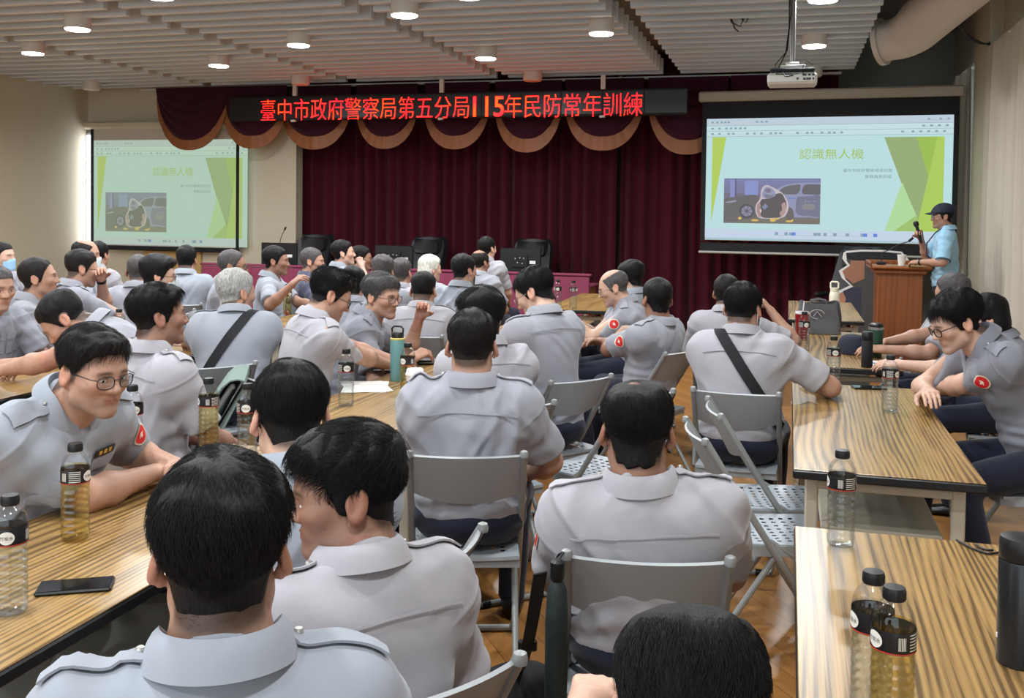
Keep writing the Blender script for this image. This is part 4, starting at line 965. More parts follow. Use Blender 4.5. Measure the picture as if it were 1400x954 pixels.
def strands(name, V, Q, m, parent, n, ln, rad, seed, flow='down', lift=.2):
    """separate hairs combed over the hair cap"""
    rs = np.random.RandomState(seed)
    tri = np.vstack([Q[:, [0, 1, 2]], Q[:, [0, 2, 3]]]); a, b, c = V[tri[:, 0]], V[tri[:, 1]], V[tri[:, 2]]
    nn = np.cross(b-a, c-a); ar = np.linalg.norm(nn, axis=1); cen = (a+b+c)/3
    out = (nn*(cen-np.array([0, -.01, .02]))).sum(1) > 0
    ar = ar*out; pick = rs.choice(len(tri), n, p=ar/ar.sum()); u = rs.rand(n, 1); v = rs.rand(n, 1); sw = (u+v) > 1; u = np.where(sw, 1-u, u); v = np.where(sw, 1-v, v)
    P = a[pick]+(b-a)[pick]*u+(c-a)[pick]*v; N = nn[pick]/ar[pick][:, None]
    crown = np.array([.008, -.055, .13]); ctr = np.array([0, -.012, .03]); R2 = np.array([.082, .105, .092])**2
    k = 6; pts = np.zeros((n, k, 3)); pts[:, 0] = P-N*.002
    L = ln*(.6+.8*rs.rand(n))*np.clip(.40+(P[:, 2]+.01)/.10, .40, 1.0); jit = rs.randn(n, 3)*.30+.55*np.stack([wave(P, seed+i, 16) for i in range(3)], 1)
    rad0 = (((P-ctr)**2)/R2).sum(1)**.5
    for i in range(1, k):
        p = pts[:, i-1]; nr = (p-ctr)/R2; nr /= np.linalg.norm(nr, axis=1)[:, None]
        if flow == 'forward': g = np.array([.25, 1.0, -.25])+np.zeros_like(p)
        elif flow == 'back': g = np.array([.3, -1.0, -.2])+np.zeros_like(p)
        elif flow == 'side': g = np.stack([np.full(n, .9), np.full(n, .25), -.5-3*np.abs(p[:, 0])], 1)
        else:
            g = p-crown; sw = np.cross(np.array([0, 0, 1.0]), g); g = g*1.0+sw*.5; g /= np.linalg.norm(g, axis=1)[:, None]+1e-6; g[:, 2] -= .55
        low = np.clip((.05-p[:, 2])/.05, 0, 1)[:, None]; g = g*(1-low)+np.array([0, -.25, -1.0])*low
        g = g/(np.linalg.norm(g, axis=1)[:, None]+1e-6)+jit*(.6+.4*i/k)
        g = g-nr*(g*nr).sum(1)[:, None]; g /= np.linalg.norm(g, axis=1)[:, None]+1e-6
        g = g+nr*(lift*(1.0-1.5*i/k)+.10*rs.randn(n)[:, None]*.5)
        q = p+g*(L/(k-1))[:, None]
        rq = (((q-ctr)**2)/R2).sum(1)**.5; lowr = rad0*.995; s = np.where(rq < lowr, lowr/rq, 1.0); q = ctr+(q-ctr)*s[:, None]
        pts[:, i] = q
    cu = bpy.data.hair_curves.new(name); cu.add_curves([k]*n)
    cu.attributes['position'].data.foreach_set('vector', pts.astype(f32).ravel())
    ra = cu.attributes.get('radius') or cu.attributes.new('radius', 'FLOAT', 'POINT')
    ra.data.foreach_set('value', np.tile(np.linspace(rad, rad*.25, k), n).astype(f32)); cu.materials.append(m)
    return link(name, cu, parent)

# ---------------------------------------------------------------- skeleton
def ik(S, W, l1, l2, pole):
    d = W-S; L = np.linalg.norm(d); L2 = min(L, (l1+l2)*.998); dn = d/(L+1e-9); W = S+dn*L2
    a = (l1*l1-l2*l2+L2*L2)/(2*L2); h = math.sqrt(max(l1*l1-a*a, 0)); pl = np.asarray(pole, float); pl = pl-dn*(pl @ dn); pl = nrm(pl)
    return S+dn*a+pl*h, W
SEAT = .453
def skeleton(q):
    """q: pose dict; returns joints in the figure's frame (origin on the floor under the hips, +y forward)"""
    J = {}; lean, side, tw = math.radians(q.get('lean', 8)), math.radians(q.get('side', 0)), math.radians(q.get('twist', 0))
    st = q.get('stand', False); s = q.get('size', 1.0); ts = q['ts']
    hipz = .90*s if st else SEAT+.085
    P = np.array([0, 0, hipz]); J['pelvis'] = P
    A1 = rx(-lean*.55) @ ry(side*.5) @ rzm(tw*.3); A2 = rx(-lean) @ ry(side) @ rzm(tw*.7); A3 = rx(-lean*1.12) @ ry(side) @ rzm(tw)
    J['waist'] = P+A1 @ np.array([0, -.015, .17*ts]); J['chest'] = J['waist']+A2 @ np.array([0, -.005, .17*ts]); J['neck'] = J['chest']+A3 @ np.array([0, -.008, .175*ts])
    J['A1'], J['A2'], J['A3'] = A1, A2, A3
    hy, hp, hr = math.radians(q.get('hyaw', 0)), math.radians(q.get('hpitch', 5)), math.radians(q.get('hroll', 0))
    nd = rx(-(lean*.9+hp*.45)) @ ry(side) @ rzm(tw*.6) @ np.array([math.sin(hr)*.08, .036, .118])
    HR = rzm(hy) @ rx(-hp) @ ry(hr)
    J['head'] = J['neck']+nd*s; J['HR'] = HR*s*q.get('hs', 1.0)
    w = .178*q.get('w', 1.0)*s
    for sg, n in ((1, 'R'), (-1, 'L')):
        sh = q.get('shrug'+n, 0.0)
        S = J['neck']+A3 @ np.array([sg*w, -.004+q.get('protract', .02), -.074+sh]); J['S'+n] = S
        t = q.get('hand'+n, (sg*.12, .34, .64)); t = np.array(t, float)
        pole = q.get('pole'+n, (sg*.55, -.35, -.8))
        E_, W_ = ik(S, t, .285*s, .245*s, pole); J['E'+n], J['W'+n] = E_, W_
    if st:
        for sg, n in ((1, 'R'), (-1, 'L')): J['T'+n] = P+np.array([sg*.085, 0, -.02]); J['K'+n] = np.array([sg*.10, .03, .48*s]); J['F'+n] = np.array([sg*.11, -.02, .08])
    else:
        sp = q.get('spread', .15); kn = q.get('knee', .43)
        for sg, n in ((1, 'R'), (-1, 'L')):
            J['T'+n] = P+np.array([sg*.085, .02, .008]); J['K'+n] = np.array([sg*sp, kn, SEAT+.055]); J['F'+n] = np.array([sg*(sp-.01), kn+q.get('foot', -.05)+(.10 if sg > 0 else -.06)*q.get('stagger', 1), .085])
    return J
FING = [(-.030, .082, .0078), (-.010, .090, .0082), (.010, .086, .0080), (.028, .072, .0070)]
def hand_prims(W, E, sg, q, n):
    """palm, four fingers and thumb as cones; returns list of (a, b, ra, rb)"""
    f = nrm(W-E); f = nrm(f*.75+np.asarray(q.get('hdir'+n, f))*.8) if ('hdir'+n) in q else f
    pn = np.asarray(q.get('palm'+n, (-sg*.45, 0, -1.0)), float); pn = nrm(pn-f*(pn @ f)); sd = np.cross(f, pn)*1.0
    # thumb side: towards the body's middle when the palm looks down
    if sd @ np.array([-sg, .35, .25]) < 0: sd = -sd
    cur = q.get('curl'+n, q.get('curl', .45)); O = W; pr = []; s = q.get('size', 1.0)
    for i, (o, ln, r) in enumerate(FING):
        k0 = O-sd*o*.55+f*.008; k1 = O-sd*o*.98*-1*-1+f*.084*s
        k1 = O-sd*o+f*(.088-.006*abs(i-1.3))*s
        pr.append((k0, k1, .0145, .0115))
        d = f; p = k1; a = cur*(1.0+.12*i)
        for seg, fr_ in ((0, .46), (1, .30), (2, .24)):
            ang = a*(.75, 1.05, .75)[seg]; d = nrm(d*math.cos(ang)+pn*math.sin(ang)); e = p+d*ln*fr_*s
            pr.append((p, e, r*(1.12-.1*seg), r*(1.04-.12*seg))); p = e
    t0 = O+sd*.022+f*.018; t1 = t0+nrm(sd*.85+f*.75+pn*.45)*.042; t2 = t1+nrm(sd*.25+f*.9+pn*(.35+.5*cur))*.034; t3 = t2+nrm(f*.9-sd*.1+pn*(.3+.7*cur))*.026
    pr += [(t0, t1, .016, .0125), (t1, t2, .0115, .0098), (t2, t3, .0098, .0080)]
    return pr, f, pn
def body_fns(q, J):
    """distance functions of the skin, the shirt and the trousers"""
    s = q.get('size', 1.0); fat = q.get('fat', 1.0); HR = J['HR']; Hc = J['head']; hk = np.linalg.norm(HR[:, 0]); Hinv = (HR/hk/hk)
    A1, A2, A3 = J['A1'], J['A2'], J['A3']
    arms = []
    for sg, n in ((1, 'R'), (-1, 'L')):
        hp, f, pn = hand_prims(J['W'+n], J['E'+n], sg, q, n); arms.append((n, sg, hp)); J['hf'+n], J['hn'+n] = f, pn
    nk0 = J['neck']+A3 @ np.array([0, .012, -.03]); nk1 = Hc+HR @ np.array([0, -.022, -.055])
    def skin(p):
        d = s_cone(p, nk0, nk1, .066*s*(.6+.4*fat), .058*s*(.6+.4*fat))
        d = smin(d, s_cone(p, J['SL'], J['SR'], .045, .045), .05); d = smin(d, s_cone(p, J['chest'], nk0, .075, .06), .05)
        m = ((p-Hc)**2).sum(1) < (.20*hk)**2
        h = np.full(len(p), 1.0, f32)
        h[~m] = (np.sqrt(((p[~m]-Hc)**2).sum(1))-.14*hk)
        if m.any(): h[m] = head_sdf(((p[m]-Hc) @ Hinv).astype(f32), q.get('jaw', 1.0))*hk
        d = smin(d, h, .022)
        for n, sg, hp in arms:
            S, E_, W_ = J['S'+n], J['E'+n], J['W'+n]
            a = s_cone(p, S, E_, .046*s*fat, .039*s*fat); fm = E_+(W_-E_)*.28
            a = smin(a, s_cone(p, E_, fm, .037*s, .041*s*fat), .03); a = smin(a, s_cone(p, fm, W_, .040*s*fat, .0265*s), .03)
            m = ((p-W_)**2).sum(1) < .24**2
            if m.any():
                pm = p[m]; hd = np.full(len(pm), 9.0, f32); palm = None
                for i, (x, y, ra, rb) in enumerate(hp): 
                    c = s_cone(pm, x, y, ra, rb)
                    hd = smin(hd, c, .012 if (i in (0, 4, 8, 12, 16)) else .004)
                a[m] = smin(a[m], hd, .016)
            d = smin(d, a, .012)
        return d
    tk = q.get('tuck', True); zb = J['pelvis'][2]-(.005 if tk else .06); bl = q.get('belly', 0.0)
    sl = q.get('sleeve', .80)
    sd = A2 @ np.array([1, 0, 0])
    def shirt(p):
        w = fat*s
        d = s_ell(p, J['pelvis']+np.array([0, .0, .03]), (.160*w, .126*w, .13), A1)
        d = smin(d, s_ell(p, J['waist']+A1 @ np.array([0, .022+bl*.5, -.02]), (.160*w, (.120+bl)*w, .15), A1), .09)
        d = smin(d, s_ell(p, J['chest']+A2 @ np.array([0, .010, -.01]), (.172*w, .122*w, .165), A2), .09)
        d = smin(d, s_oval(p, J['SL']+A3 @ np.array([.03, 0, -.03]), J['SR']+A3 @ np.array([-.03, 0, -.03]), .088*w, .088*w, A3 @ np.array([0, 1, 0]), .92), .07)
        d = smin(d, s_cone(p, J['neck']+A3 @ np.array([0, .01, .012]), J['neck']+A3 @ np.array([0, .01, -.05]), .060*s, .085*s), .05)
        for n, sg, hp in arms:
            S, E_ = J['S'+n], J['E'+n]; ax = E_-S; L = np.linalg.norm(ax); ax = ax/L
            d2 = s_cone(p, S+A3 @ np.array([-sg*.018, 0, -.002]), S+ax*L*1.02, .062*s*fat, .066*s*fat)
            t = (p-S) @ ax.astype(f32); d2 = smax(d2, t-L*sl, .008)
            d = smin(d, d2, .035)
        d = smax(d, zb-p[:, 2], .012)
        cut = ((p-(J['neck']+A3 @ np.array([0, .0, .012]))) @ (A3 @ np.array([0, .62, 1.0]))*.85).astype(f32)
        return smax(d, cut, .01)
    def trousers(p):
        d = s_ell(p, J['pelvis']+np.array([0, -.005, .004]), (.162*fat, .136*fat, .094))
        d = smax(d, p[:, 2]-(J['pelvis'][2]+.055), .012)
        for n in 'RL':
            t = s_cone(p, J['T'+n], J['K'+n], .092*fat, .066); t = smin(t, s_cone(p, J['K'+n], J['F'+n]+np.array([0, 0, .0]), .064, .054), .03); d = smin(d, t, .05)
        return smax(d, .055-p[:, 2], .01)
    return skin, shirt, trousers
def bbox(pts, pad): P = np.array(pts); return P.min(0)-pad, P.max(0)+pad
def trace(fn, O, D, n=26, t0=0.0):
    t = np.full(len(O), t0); 
    for _ in range(n): t = t+np.clip(fn((O+D*t[:, None]).astype(f32)), -.05, .05)*.9
    return O+D*t[:, None]
def grad(fn, P, e=.004):
    return np.stack([fn((P+np.eye(3)[k]*e).astype(f32))-fn((P-np.eye(3)[k]*e).astype(f32)) for k in range(3)], 1)

# emblem and name tag parts laid on the cloth
def lay_patch(fn, c, nrm_dir, updir, w, h, poly, lift):
    """project a flat outline (unit square coordinates) on to the cloth; returns a small domed mesh"""
    n = nrm(nrm_dir); u = nrm(np.cross(updir, n)); v = np.cross(n, u); G = 9
    V = []; pol = np.array(poly)
    cen = np.zeros(2); rings = [0.0, .5, 1.0]; k = len(pol)
    pts = [cen]+[pol[i]*r for r in rings[1:] for i in range(k)]
    O = np.array([c+u*p[0]*w/2+v*p[1]*h/2+n*.09 for p in pts]); S = trace(fn, O, np.tile(-n, (len(O), 1)))
    g = grad(fn, S); g /= np.linalg.norm(g, axis=1)[:, None]+1e-9
    S = S+g*lift
    F_ = [[0, 1+i, 1+(i+1) % k] for i in range(k)]+[[1+i, 1+k+i, 1+k+(i+1) % k, 1+(i+1) % k] for i in range(k)]
    return S, F_
def drape(fn, path, across, width, lift, t, m, name, parent, taper=None, nv=5, dirs=None):
    """strip of cloth laid over the surface fn along `path` (points near the surface), pulled in along -dirs"""
    path = np.asarray(path, float); k = len(path); P = np.zeros((k, nv, 3))
    for i in range(k):
        for j in range(nv): P[i, j] = path[i]+np.asarray(across[i] if np.ndim(across) == 2 else across)*width*(taper[i] if taper is not None else 1)*(j/(nv-1)-.5)
    O = P.reshape(-1, 3); Dn = np.repeat(np.asarray(dirs, float), nv, 0) if np.ndim(dirs) == 2 else np.tile(np.asarray(dirs, float), (len(O), 1))
    S = trace(fn, O, Dn); g = grad(fn, S); g /= np.linalg.norm(g, axis=1)[:, None]+1e-9
    S = (S+g*lift).reshape(k, nv, 3)
    mb = MB(); mb.slab(S, t, 0, g.reshape(k, nv, 3)); return mb.build(name, m, parent, smooth=50)

PEOPLE = []
def person(name_label, head, heading, q, near=1, group='members of the audience in grey uniform shirts', style='short', hair='black', skin=0, shirt='grey', seed=1):
    """head = world position of the crown; heading in degrees (0 = towards the stage, + = to the left)"""
    q = dict(q); h = {2: .0044, 1: .0062, 0: .0082}[near]; phi = math.radians(heading)
    if 'ts' not in q:                                  # stretch the spine so that the crown ends at the right height
        lo_, hi_ = .70, 1.30
        for _ in range(22):
            q['ts'] = (lo_+hi_)/2; J = skeleton(q); z = J['head'][2]+(J['HR'] @ np.array([0, -.02, .135]))[2]
            if z < head[2]: lo_ = q['ts']
            else: hi_ = q['ts']
    J = skeleton(q); crown = J['head']+J['HR'] @ np.array([0, -.02, .135])
    R = rzm(phi); base = np.array(head[:2])-(R @ crown)[:2]
    # hands may be given in the room's coordinates
    for n in 'LR':
        if 'whand'+n in q:
            q['hand'+n] = R.T @ (np.array(q['whand'+n], float)-np.array([base[0], base[1], 0]))
    J = skeleton(q); skin_f, shirt_f, trs_f = body_fns(q, J)
    root = empty('person', (base[0], base[1], 0), phi, name_label, 'person', group)
    # ---- body
    pts = [J['head'], J['neck'], J['SL'], J['SR'], J['EL'], J['ER'], J['WL'], J['WR'], J['chest']]+[J['W'+n]+J['hf'+n]*.19 for n in 'LR']
    lo, hi = bbox(pts, .10); hi = np.maximum(hi, J['head']+.17); lo = np.minimum(lo, J['head']-.17)
    V, Q = polygonise(skin_f, lo, hi, h)
    hk = np.linalg.norm(J['HR'][:, 0]); L = (V-J['head']) @ (J['HR']/hk/hk)
    col = np.ones((len(V), 3)); ax = np.abs(L[:, 0]); inh = (np.abs(L) < .2).all(1)
    lip = np.exp(-(((ax/.0235)**4)+((L[:, 2]+.0632)/.0095)**4))*(L[:, 1] > .07)*inh
    col = col*(1-lip[:, None])+lip[:, None]*np.array([.80, .54, .52])
    br = np.exp(-(((ax-.031)/.019)**4)-(((L[:, 2]-.0205+.0045*np.clip((ax-.03)/.02, 0, 1))/.0048)**2))*(L[:, 1] > .05)*inh
    col *= (1-.86*br*q.get('brow', 1.0))[:, None]
    lid = np.exp(-(((ax-.031)/.0155)**4)-(((L[:, 2]-.0055)/.0030)**2))*(L[:, 1] > .06)*inh; col *= (1-.55*lid)[:, None]
    bd = np.clip((-.045-L[:, 2])/.03, 0, 1)*np.clip((L[:, 1]-.0)/.03, 0, 1)*inh; col *= 1-bd[:, None]*np.array([.16, .12, .06])*q.get('beard', 1)
    ck = np.exp(-(((ax-.042)/.02)**2)-(((L[:, 2]+.028)/.018)**2))*(L[:, 1] > .03)*inh; col *= 1-ck[:, None]*np.array([-.03, .08, .08])
    er = (ax > .078)*inh; col[er] *= np.array([1.02, .86, .82])
    if style not in ('bald', 'crown'):
        sc = np.clip(hairline(L, HSTY[style])/.02+.4, 0, 1)*inh*(L[:, 2] > -.09)*(ax < .079); wk = np.exp(-(((L-np.array([-.010, -.046, .118]))**2).sum(1))/.028**2) if style == 'whorl' else 0.0; col *= (1-.80*sc*(1-.75*wk))[:, None]
    else:
        st = HSTY[style]; sc = np.clip(hairline(L, st)/.02, 0, 1)*inh*(ax < .079)*(s_ell(L.astype(f32), st.get('bald_c', (0, .02, .115)), (st['bald']*1.1, st['bald']*1.6, st['bald'])) > 0); col *= (1-.6*sc)[:, None]
    body = link('body', np_mesh('body', V, Q, SKIN[skin], col), root)
    Hm = np.eye(4); Hm[:3, :3] = J['HR']; Hm[:3, 3] = J['head']; HM = Matrix(Hm.tolist())
    def on_head(name, data, parent=root): o = link(name, data, parent); o.matrix_local = HM; return o
    # ---- eyes
    if q.get('eyes', True) and near > 0 or q.get('eyes') == 'far':
        e = MB()
        for sg in (-1, 1):
            c = np.array([sg*.031, .0745, -.002]); op = q.get('open', .55)
            def sp(mi, hx, hz, r, dx=0.0):
                def fn(u, v):
                    x = (u*2-1)*hx; z = (v*2-1)*hz*math.sqrt(max(0, 1-(u*2-1)**2))
                    return (c[0]+x+dx, c[1]+math.sqrt(max(1e-9, r*r-x*x-z*z)), c[2]+z)
                e.grid(fn, 11, 7, mi)
            sp(0, .0112, .0031*op/.55, .01440); sp(1, .0050, .00305*op/.55, .01475, q.get('look', 0)*.004)
        eo = on_head('eyes', e.mesh('eyes', [M_eyew, M_iris], 60))
    # ---- hair
    V2, Q2 = hair_mesh(style, {2: .0032, 1: .0045, 0: .006}[near])
    ho = on_head('hair', np_mesh('hair', V2, Q2, HAIR[hair]))
    if near == 2 or q.get('strands'):
        nstr = q.get('strands', 8000)
        so = strands('hair_strands', V2, Q2, HAIR[hair], ho, nstr, q.get('slen', .030), .00042, seed, q.get('flow', 'down'), q.get('lift', .13))
    # ---- shirt with folds
    pts = [J['pelvis'], J['waist'], J['chest'], J['neck'], J['SL'], J['SR'], J['EL'], J['ER']]
    lo, hi = bbox(pts, .20); lo[2] = max(lo[2], J['pelvis'][2]-.12)
    V3, Q3 = polygonise(shirt_f, lo, hi, h)
    amp = .0032*q.get('folds', 1.0)
    def fold(X):
        X = np.asarray(X, float); t = X[:, 2]-J['pelvis'][2]
        cr = lambda sd, fq, st, k=2.0: (np.exp(-(wave(X, sd, fq, st)*k*1.15)**2)-.5)*np.clip(wave(X, sd+50, 1.5)*1.6+.45, 0, 1)
        Vd = X @ ry(.7).T; Ve = X @ ry(-.7).T
        f1 = cr(seed*7+1, 3.0, (1.5, 1.5, .45)); f2 = (np.exp(-(wave(Vd, seed*7+2, 4.2, (1.6, 1.2, .4))*2.6)**2)-.45)*np.clip(wave(X, seed+60, 1.6)*1.8+.2, 0, 1)
        f2 = f2+(np.exp(-(wave(Ve, seed*7+4, 4.2, (1.6, 1.2, .4))*2.6)**2)-.45)*np.clip(wave(X, seed+70, 1.6)*1.8+.2, 0, 1)
        dmp = np.clip(t/.10, .25, 1); f3 = np.sin(t*95+5*wave(X, seed+3, 2.4))*np.exp(-((t-.10)/.10)**2); arm = np.zeros(len(X)); seam = 0
        for n in 'LR':
            d_ = nrm(J['E'+n]-J['S'+n]); a = (X-J['S'+n]) @ d_; dist = np.linalg.norm(X-J['S'+n]-np.outer(a, d_), axis=1)
            seam = seam+.0026*np.exp(-((a-.022)/.0055)**2)*np.exp(-((dist-.07)/.05)**2)
            arm += np.exp(-((dist-.06)/.05)**2)*np.exp(-((a-.10)/.10)**2)*np.sin(a*75+4*wave(X, seed+5, 3.0))
        return amp*(4.4*f1+4.0*f2)*dmp+.0036*f3+.0030*arm+seam
    V3 = V3+vnormals(V3, Q3)*fold(V3)[:, None]
    shirt_w = lambda p: (shirt_f(p)-fold(p)).astype(f32)
    so = link('shirt', np_mesh('shirt', V3, Q3, SHIRT[shirt]), root)
    # ---- collar
    A3 = J['A3']; nb = J['neck']+A3 @ np.array([0, .013, -.004]); s = q.get('size', 1.0)*(.75+.25*q.get('fat', 1))
    g = MB(); hw = q.get('collar', 1.0)
    def cf(u, v):
        th = -PI/2+.24+(2*PI-.48)*u; fr = max(0, -math.sin(th)); fr = fr**2      # opens at the front
        front = max(0.0, math.sin(th-PI) if False else 0)
        c, sn = math.cos(th), math.sin(th)
        y = -sn; x = c                                                      # y forward at the opening
        up_ = .040-.058*max(0, y)**1.5
        if v < .45: k = v/.45; r = .0640+.004*k; z = -.030+(up_+.030)*k
        else: k = (v-.45)/.55; r = .0700+.0260*k**.8+.014*max(0, y)*k; z = up_-(.047+.034*max(0, y)**3)*k*hw+.007*math.sin(PI*k)
        return nb+A3 @ (np.array([x*r*1.02, y*r*1.10-.010*max(0, y), z])*s)
    g.sheet(cf, 41, 9, .0022); link('collar', g.mesh('collar', SHIRT[shirt], 60), root)
    # ---- trousers and shoes
    pts = [J['pelvis'], J['KL'], J['KR'], J['FL'], J['FR']]; lo, hi = bbox(pts, .18); lo[2] = .02
    V4, Q4 = polygonise(trs_f, lo, hi, .011 if near else .014); N4 = vnormals(V4, Q4); V4 = V4+N4*(.004*wave(V4, seed+9, 4.5))[:, None]
    link('trousers', np_mesh('trousers', V4, Q4, M_trs), root)
    for n in 'LR':
        sgm = MB(); Fp = J['F'+n]
        def sf(u, v):
            a = 2*PI*v; y = -.075+.265*u; wdt = .046*(1-.25*(2*u-1.1)**2)*math.sqrt(max(0, 1-(2*u-1)**8)+.02); top = .082-.052*u if u > .3 else .085
            z = max(.0, .5*top+.5*top*math.sin(a)); return (Fp[0]+wdt*math.cos(a), Fp[1]+y, z)
        sgm.grid(lambda u, v: sf(u, v), 14, 17); sgm.build('shoe', M_shoe, root)
    PEOPLE.append(dict(root=root, J=J, q=q, shirt=shirt_w, skin=skin_f, near=near, on_head=on_head, base=base, R=R, seed=seed, sm=shirt))
    return PEOPLE[-1]
# ---------------------------------------------------------------- things people wear
SHIELD = [(math.cos(a)*1.0*(1 if math.sin(a) > -.2 else .92), math.sin(a)*1.0) for a in np.linspace(0, 2*PI, 20, endpoint=False)]
def add_patch(P, n, along=.42, out=None, wd=.066):
    J = P['J']; sg = 1 if n == 'R' else -1; S, E_ = J['S'+n], J['E'+n]; ax = nrm(E_-S); c = S+(E_-S)*along
    o = np.array([sg, .05, .1]) if out is None else np.array(out, float); o = nrm(o-ax*(o @ ax))
    mb = MB()
    for k, (sc_, lift) in enumerate(((1.0, .0035), (.84, .0046))):
        V, F_ = lay_patch(P['shirt'], c, o, -ax, wd*sc_, wd*1.12*sc_, SHIELD, lift); mb.add(V, F_, k)
    rk = [(-.62, .06), (-.30, .16), (-.30, .42), (.30, .42), (.30, .16), (.62, .06), (.62, -.14), (.2, -.1), (.2, -.5), (-.2, -.5), (-.2, -.1), (-.62, -.14)]
    V, F_ = lay_patch(P['shirt'], c, o, -ax, wd*.62, wd*.55, rk, .0056); mb.add(V, F_, 0)
    o_ = mb.build('shoulder_emblem', [M_emw, M_red], P['root'], smooth=50); o_['label'] = 'round red shoulder emblem edged in white'
def add_epaulette(P, n):
    J = P['J']; sg = 1 if n == 'R' else -1; A3 = J['A3']; a = J['neck']+A3 @ np.array([sg*.082, .012, .10]); b = J['S'+n]+A3 @ np.array([sg*.030, .006, .16])
    k = 12; path = [a+(b-a)*i/(k-1) for i in range(k)]; tp = [.72 if i == 0 else (.86+.14*i/(k-1)) for i in range(k)]; tp[0] = .45
    drape(P['shirt'], path, A3 @ np.array([0, 1.0, 0]), .052, .0065, .004, SHIRT[P['sm']], 'epaulette', P['root'], tp, 5, A3 @ np.array([-.0*sg, 0, -1.0]))
    c = a+(b-a)*.12; S = trace(P['shirt'], np.array([c]), np.array([A3 @ np.array([0, 0, -1.0])]))[0]
    m = MB(); m.lathe([(.0001, .004), (.005, .0035), (.0065, .001), (.0065, -.002)][::-1], 12); o = m.build('epaulette_button', M_btn, P['root'], tuple(S+A3 @ np.array([0, 0, .0105])))
def add_yoke(P):
    """raised yoke seam across the upper back"""
    J = P['J']; A3 = J['A3']; k = 26; pa = []; dr = []
    for i in range(k):
        u = i/(k-1)*2-1; pa.append(J['neck']+A3 @ np.array([u*.208*P['q'].get('w', 1), -.26, -.105+.012*(1-u*u)])); dr.append(A3 @ np.array([-.25*u, 1.0, 0]))
    drape(P['shirt'], pa, A3 @ np.array([0, 0, 1.0]), .0050, .0060, .0026, SHIRT[P['sm']], 'yoke_seam', P['root'], None, 3, np.array(dr))
def add_strap(P, frm='L', width=.050, bag=True):
    """shoulder strap running over one shoulder and diagonally down across the back, under the other arm and round the front"""
    J = P['J']; A2, A3 = J['A2'], J['A3']; sg = 1 if frm == 'R' else -1; top = J['neck']+A3 @ np.array([sg*.095, .0, .0]); low = J['waist']+A2 @ np.array([-sg*.17, .0, -.06])
    c = (top+low)/2; u = nrm(top-low); f = nrm(A2 @ np.array([0, 1.0, 0])); f = nrm(f-u*(f @ u)); k = 64; pa = []; dr = []; ac = []
    for i in range(k):
        a = 2*PI*i/k; d = u*math.cos(a)*.40+f*math.sin(a)*.30; pa.append(c+d); dr.append(-nrm(d))
    pa = np.array(pa); S = trace(P['shirt'], pa, np.array(dr), 40)
    S = np.vstack([S, S[:1]]); tg = np.gradient(S, axis=0); g = grad(P['shirt'], S); g /= np.linalg.norm(g, axis=1)[:, None]+1e-9
    for _ in range(3): g[1:-1] = g[:-2]+g[1:-1]*2+g[2:]; g /= np.linalg.norm(g, axis=1)[:, None]
    ac = np.cross(g, tg); ac /= np.linalg.norm(ac, axis=1)[:, None]+1e-9
    G = np.stack([S+g*.007+ac*width*(j/4-.5) for j in range(5)], 1); mb = MB(); mb.slab(G, .003, 0, np.repeat(g[:, None], 5, 1))
    mb.build('shoulder_strap', M_strap, P['root'], smooth=50)
def add_glasses(P, wire=False, thick=.0015, rnd=.8):
    g = MB(); ln = MB(); r = thick
    for sg in (-1, 1):
        pts = []
        for i in range(25):
            a = 2*PI*i/24; cx, cz = math.cos(a), math.sin(a); e = rnd; x = abs(cx)**e*math.copysign(1, cx)*.0245; z = abs(cz)**e*math.copysign(1, cz)*.0185
            pts.append((sg*.0335+x, .1045-.010*abs((sg*.0335+x)/.06)**2, z-.004))
        g.tube(pts, r, 6, 0, False); P_ = np.array(pts[:-1]); ln.add(np.vstack([P_.mean(0), P_]), [[0, 1+i, 1+(i+1) % 24] for i in range(24)])
        g.tube([(sg*.058, .0955, .004), (sg*.071, .085, .006), (sg*.077, .03, .006), (sg*.0765, -.006, .004), (sg*.0735, -.024, -.012)], r*.95, 6, 0)
    g.tube([(-.010, .1045, .002), (0, .1065, .005), (.010, .1045, .002)], r, 6, 0)
    m = M_glsil if wire else M_gl
    o = P['on_head']('spectacles', g.mesh('spectacles', m, 60)); l = link('lens', ln.mesh('lens', M_lens, 0), o)
def add_mask(P, colr):
    g = MB()
    def fn(u, v):
        a = (u*2-1)*1.25; x = math.sin(a)*.066; y = .030+math.cos(a)*.062+.020*math.exp(-(x/.018)**2)*(.3+.7*v); z = -.112+v*.088+.012*math.exp(-(x/.03)**2)*v
        y = max(y, .02) + (.006 if 0 < v < 1 else 0)
        return (x*1.06, y+.004, z)
    g.sheet(fn, 21, 9, .002); o = P['on_head']('face_mask', g.mesh('face_mask', M_mask[colr], 60))
    t = MB()
    for sg in (-1, 1):
        t.tube([(sg*.066, .05, -.03), (sg*.078, .005, -.006), (sg*.082, -.022, .004), (sg*.080, -.026, -.028), (sg*.066, .045, -.10)], .0013, 6)
    link('ear_loop', t.mesh('ear_loop', M_mask['white' if colr != 'black' else 'black'], 60), o)
def add_watch(P, n):
    J = P['J']; W_ = J['W'+n]-nrm(J['W'+n]-J['E'+n])*.012; ax = nrm(J['W'+n]-J['E'+n]); u = nrm(np.cross(ax, [0, 0, 1.0])); v = np.cross(ax, u)
    g = MB(); pts = [W_+(u*math.cos(a)+v*math.sin(a))*.0305 for a in np.linspace(0, 2*PI, 21)]
    G = np.array([[p+ax*t for t in (-.009, 0, .009)] for p in pts]); g.slab(G, .003); 
    c = W_-v*.033 if v[2] < 0 else W_+v*.033
    g.tube([c-np.sign(c-W_)@np.zeros(3)*0-(c-W_)*.08, c+(c-W_)*.12], .0165, 16); g.build('wrist_watch', M_watch, P['root'])
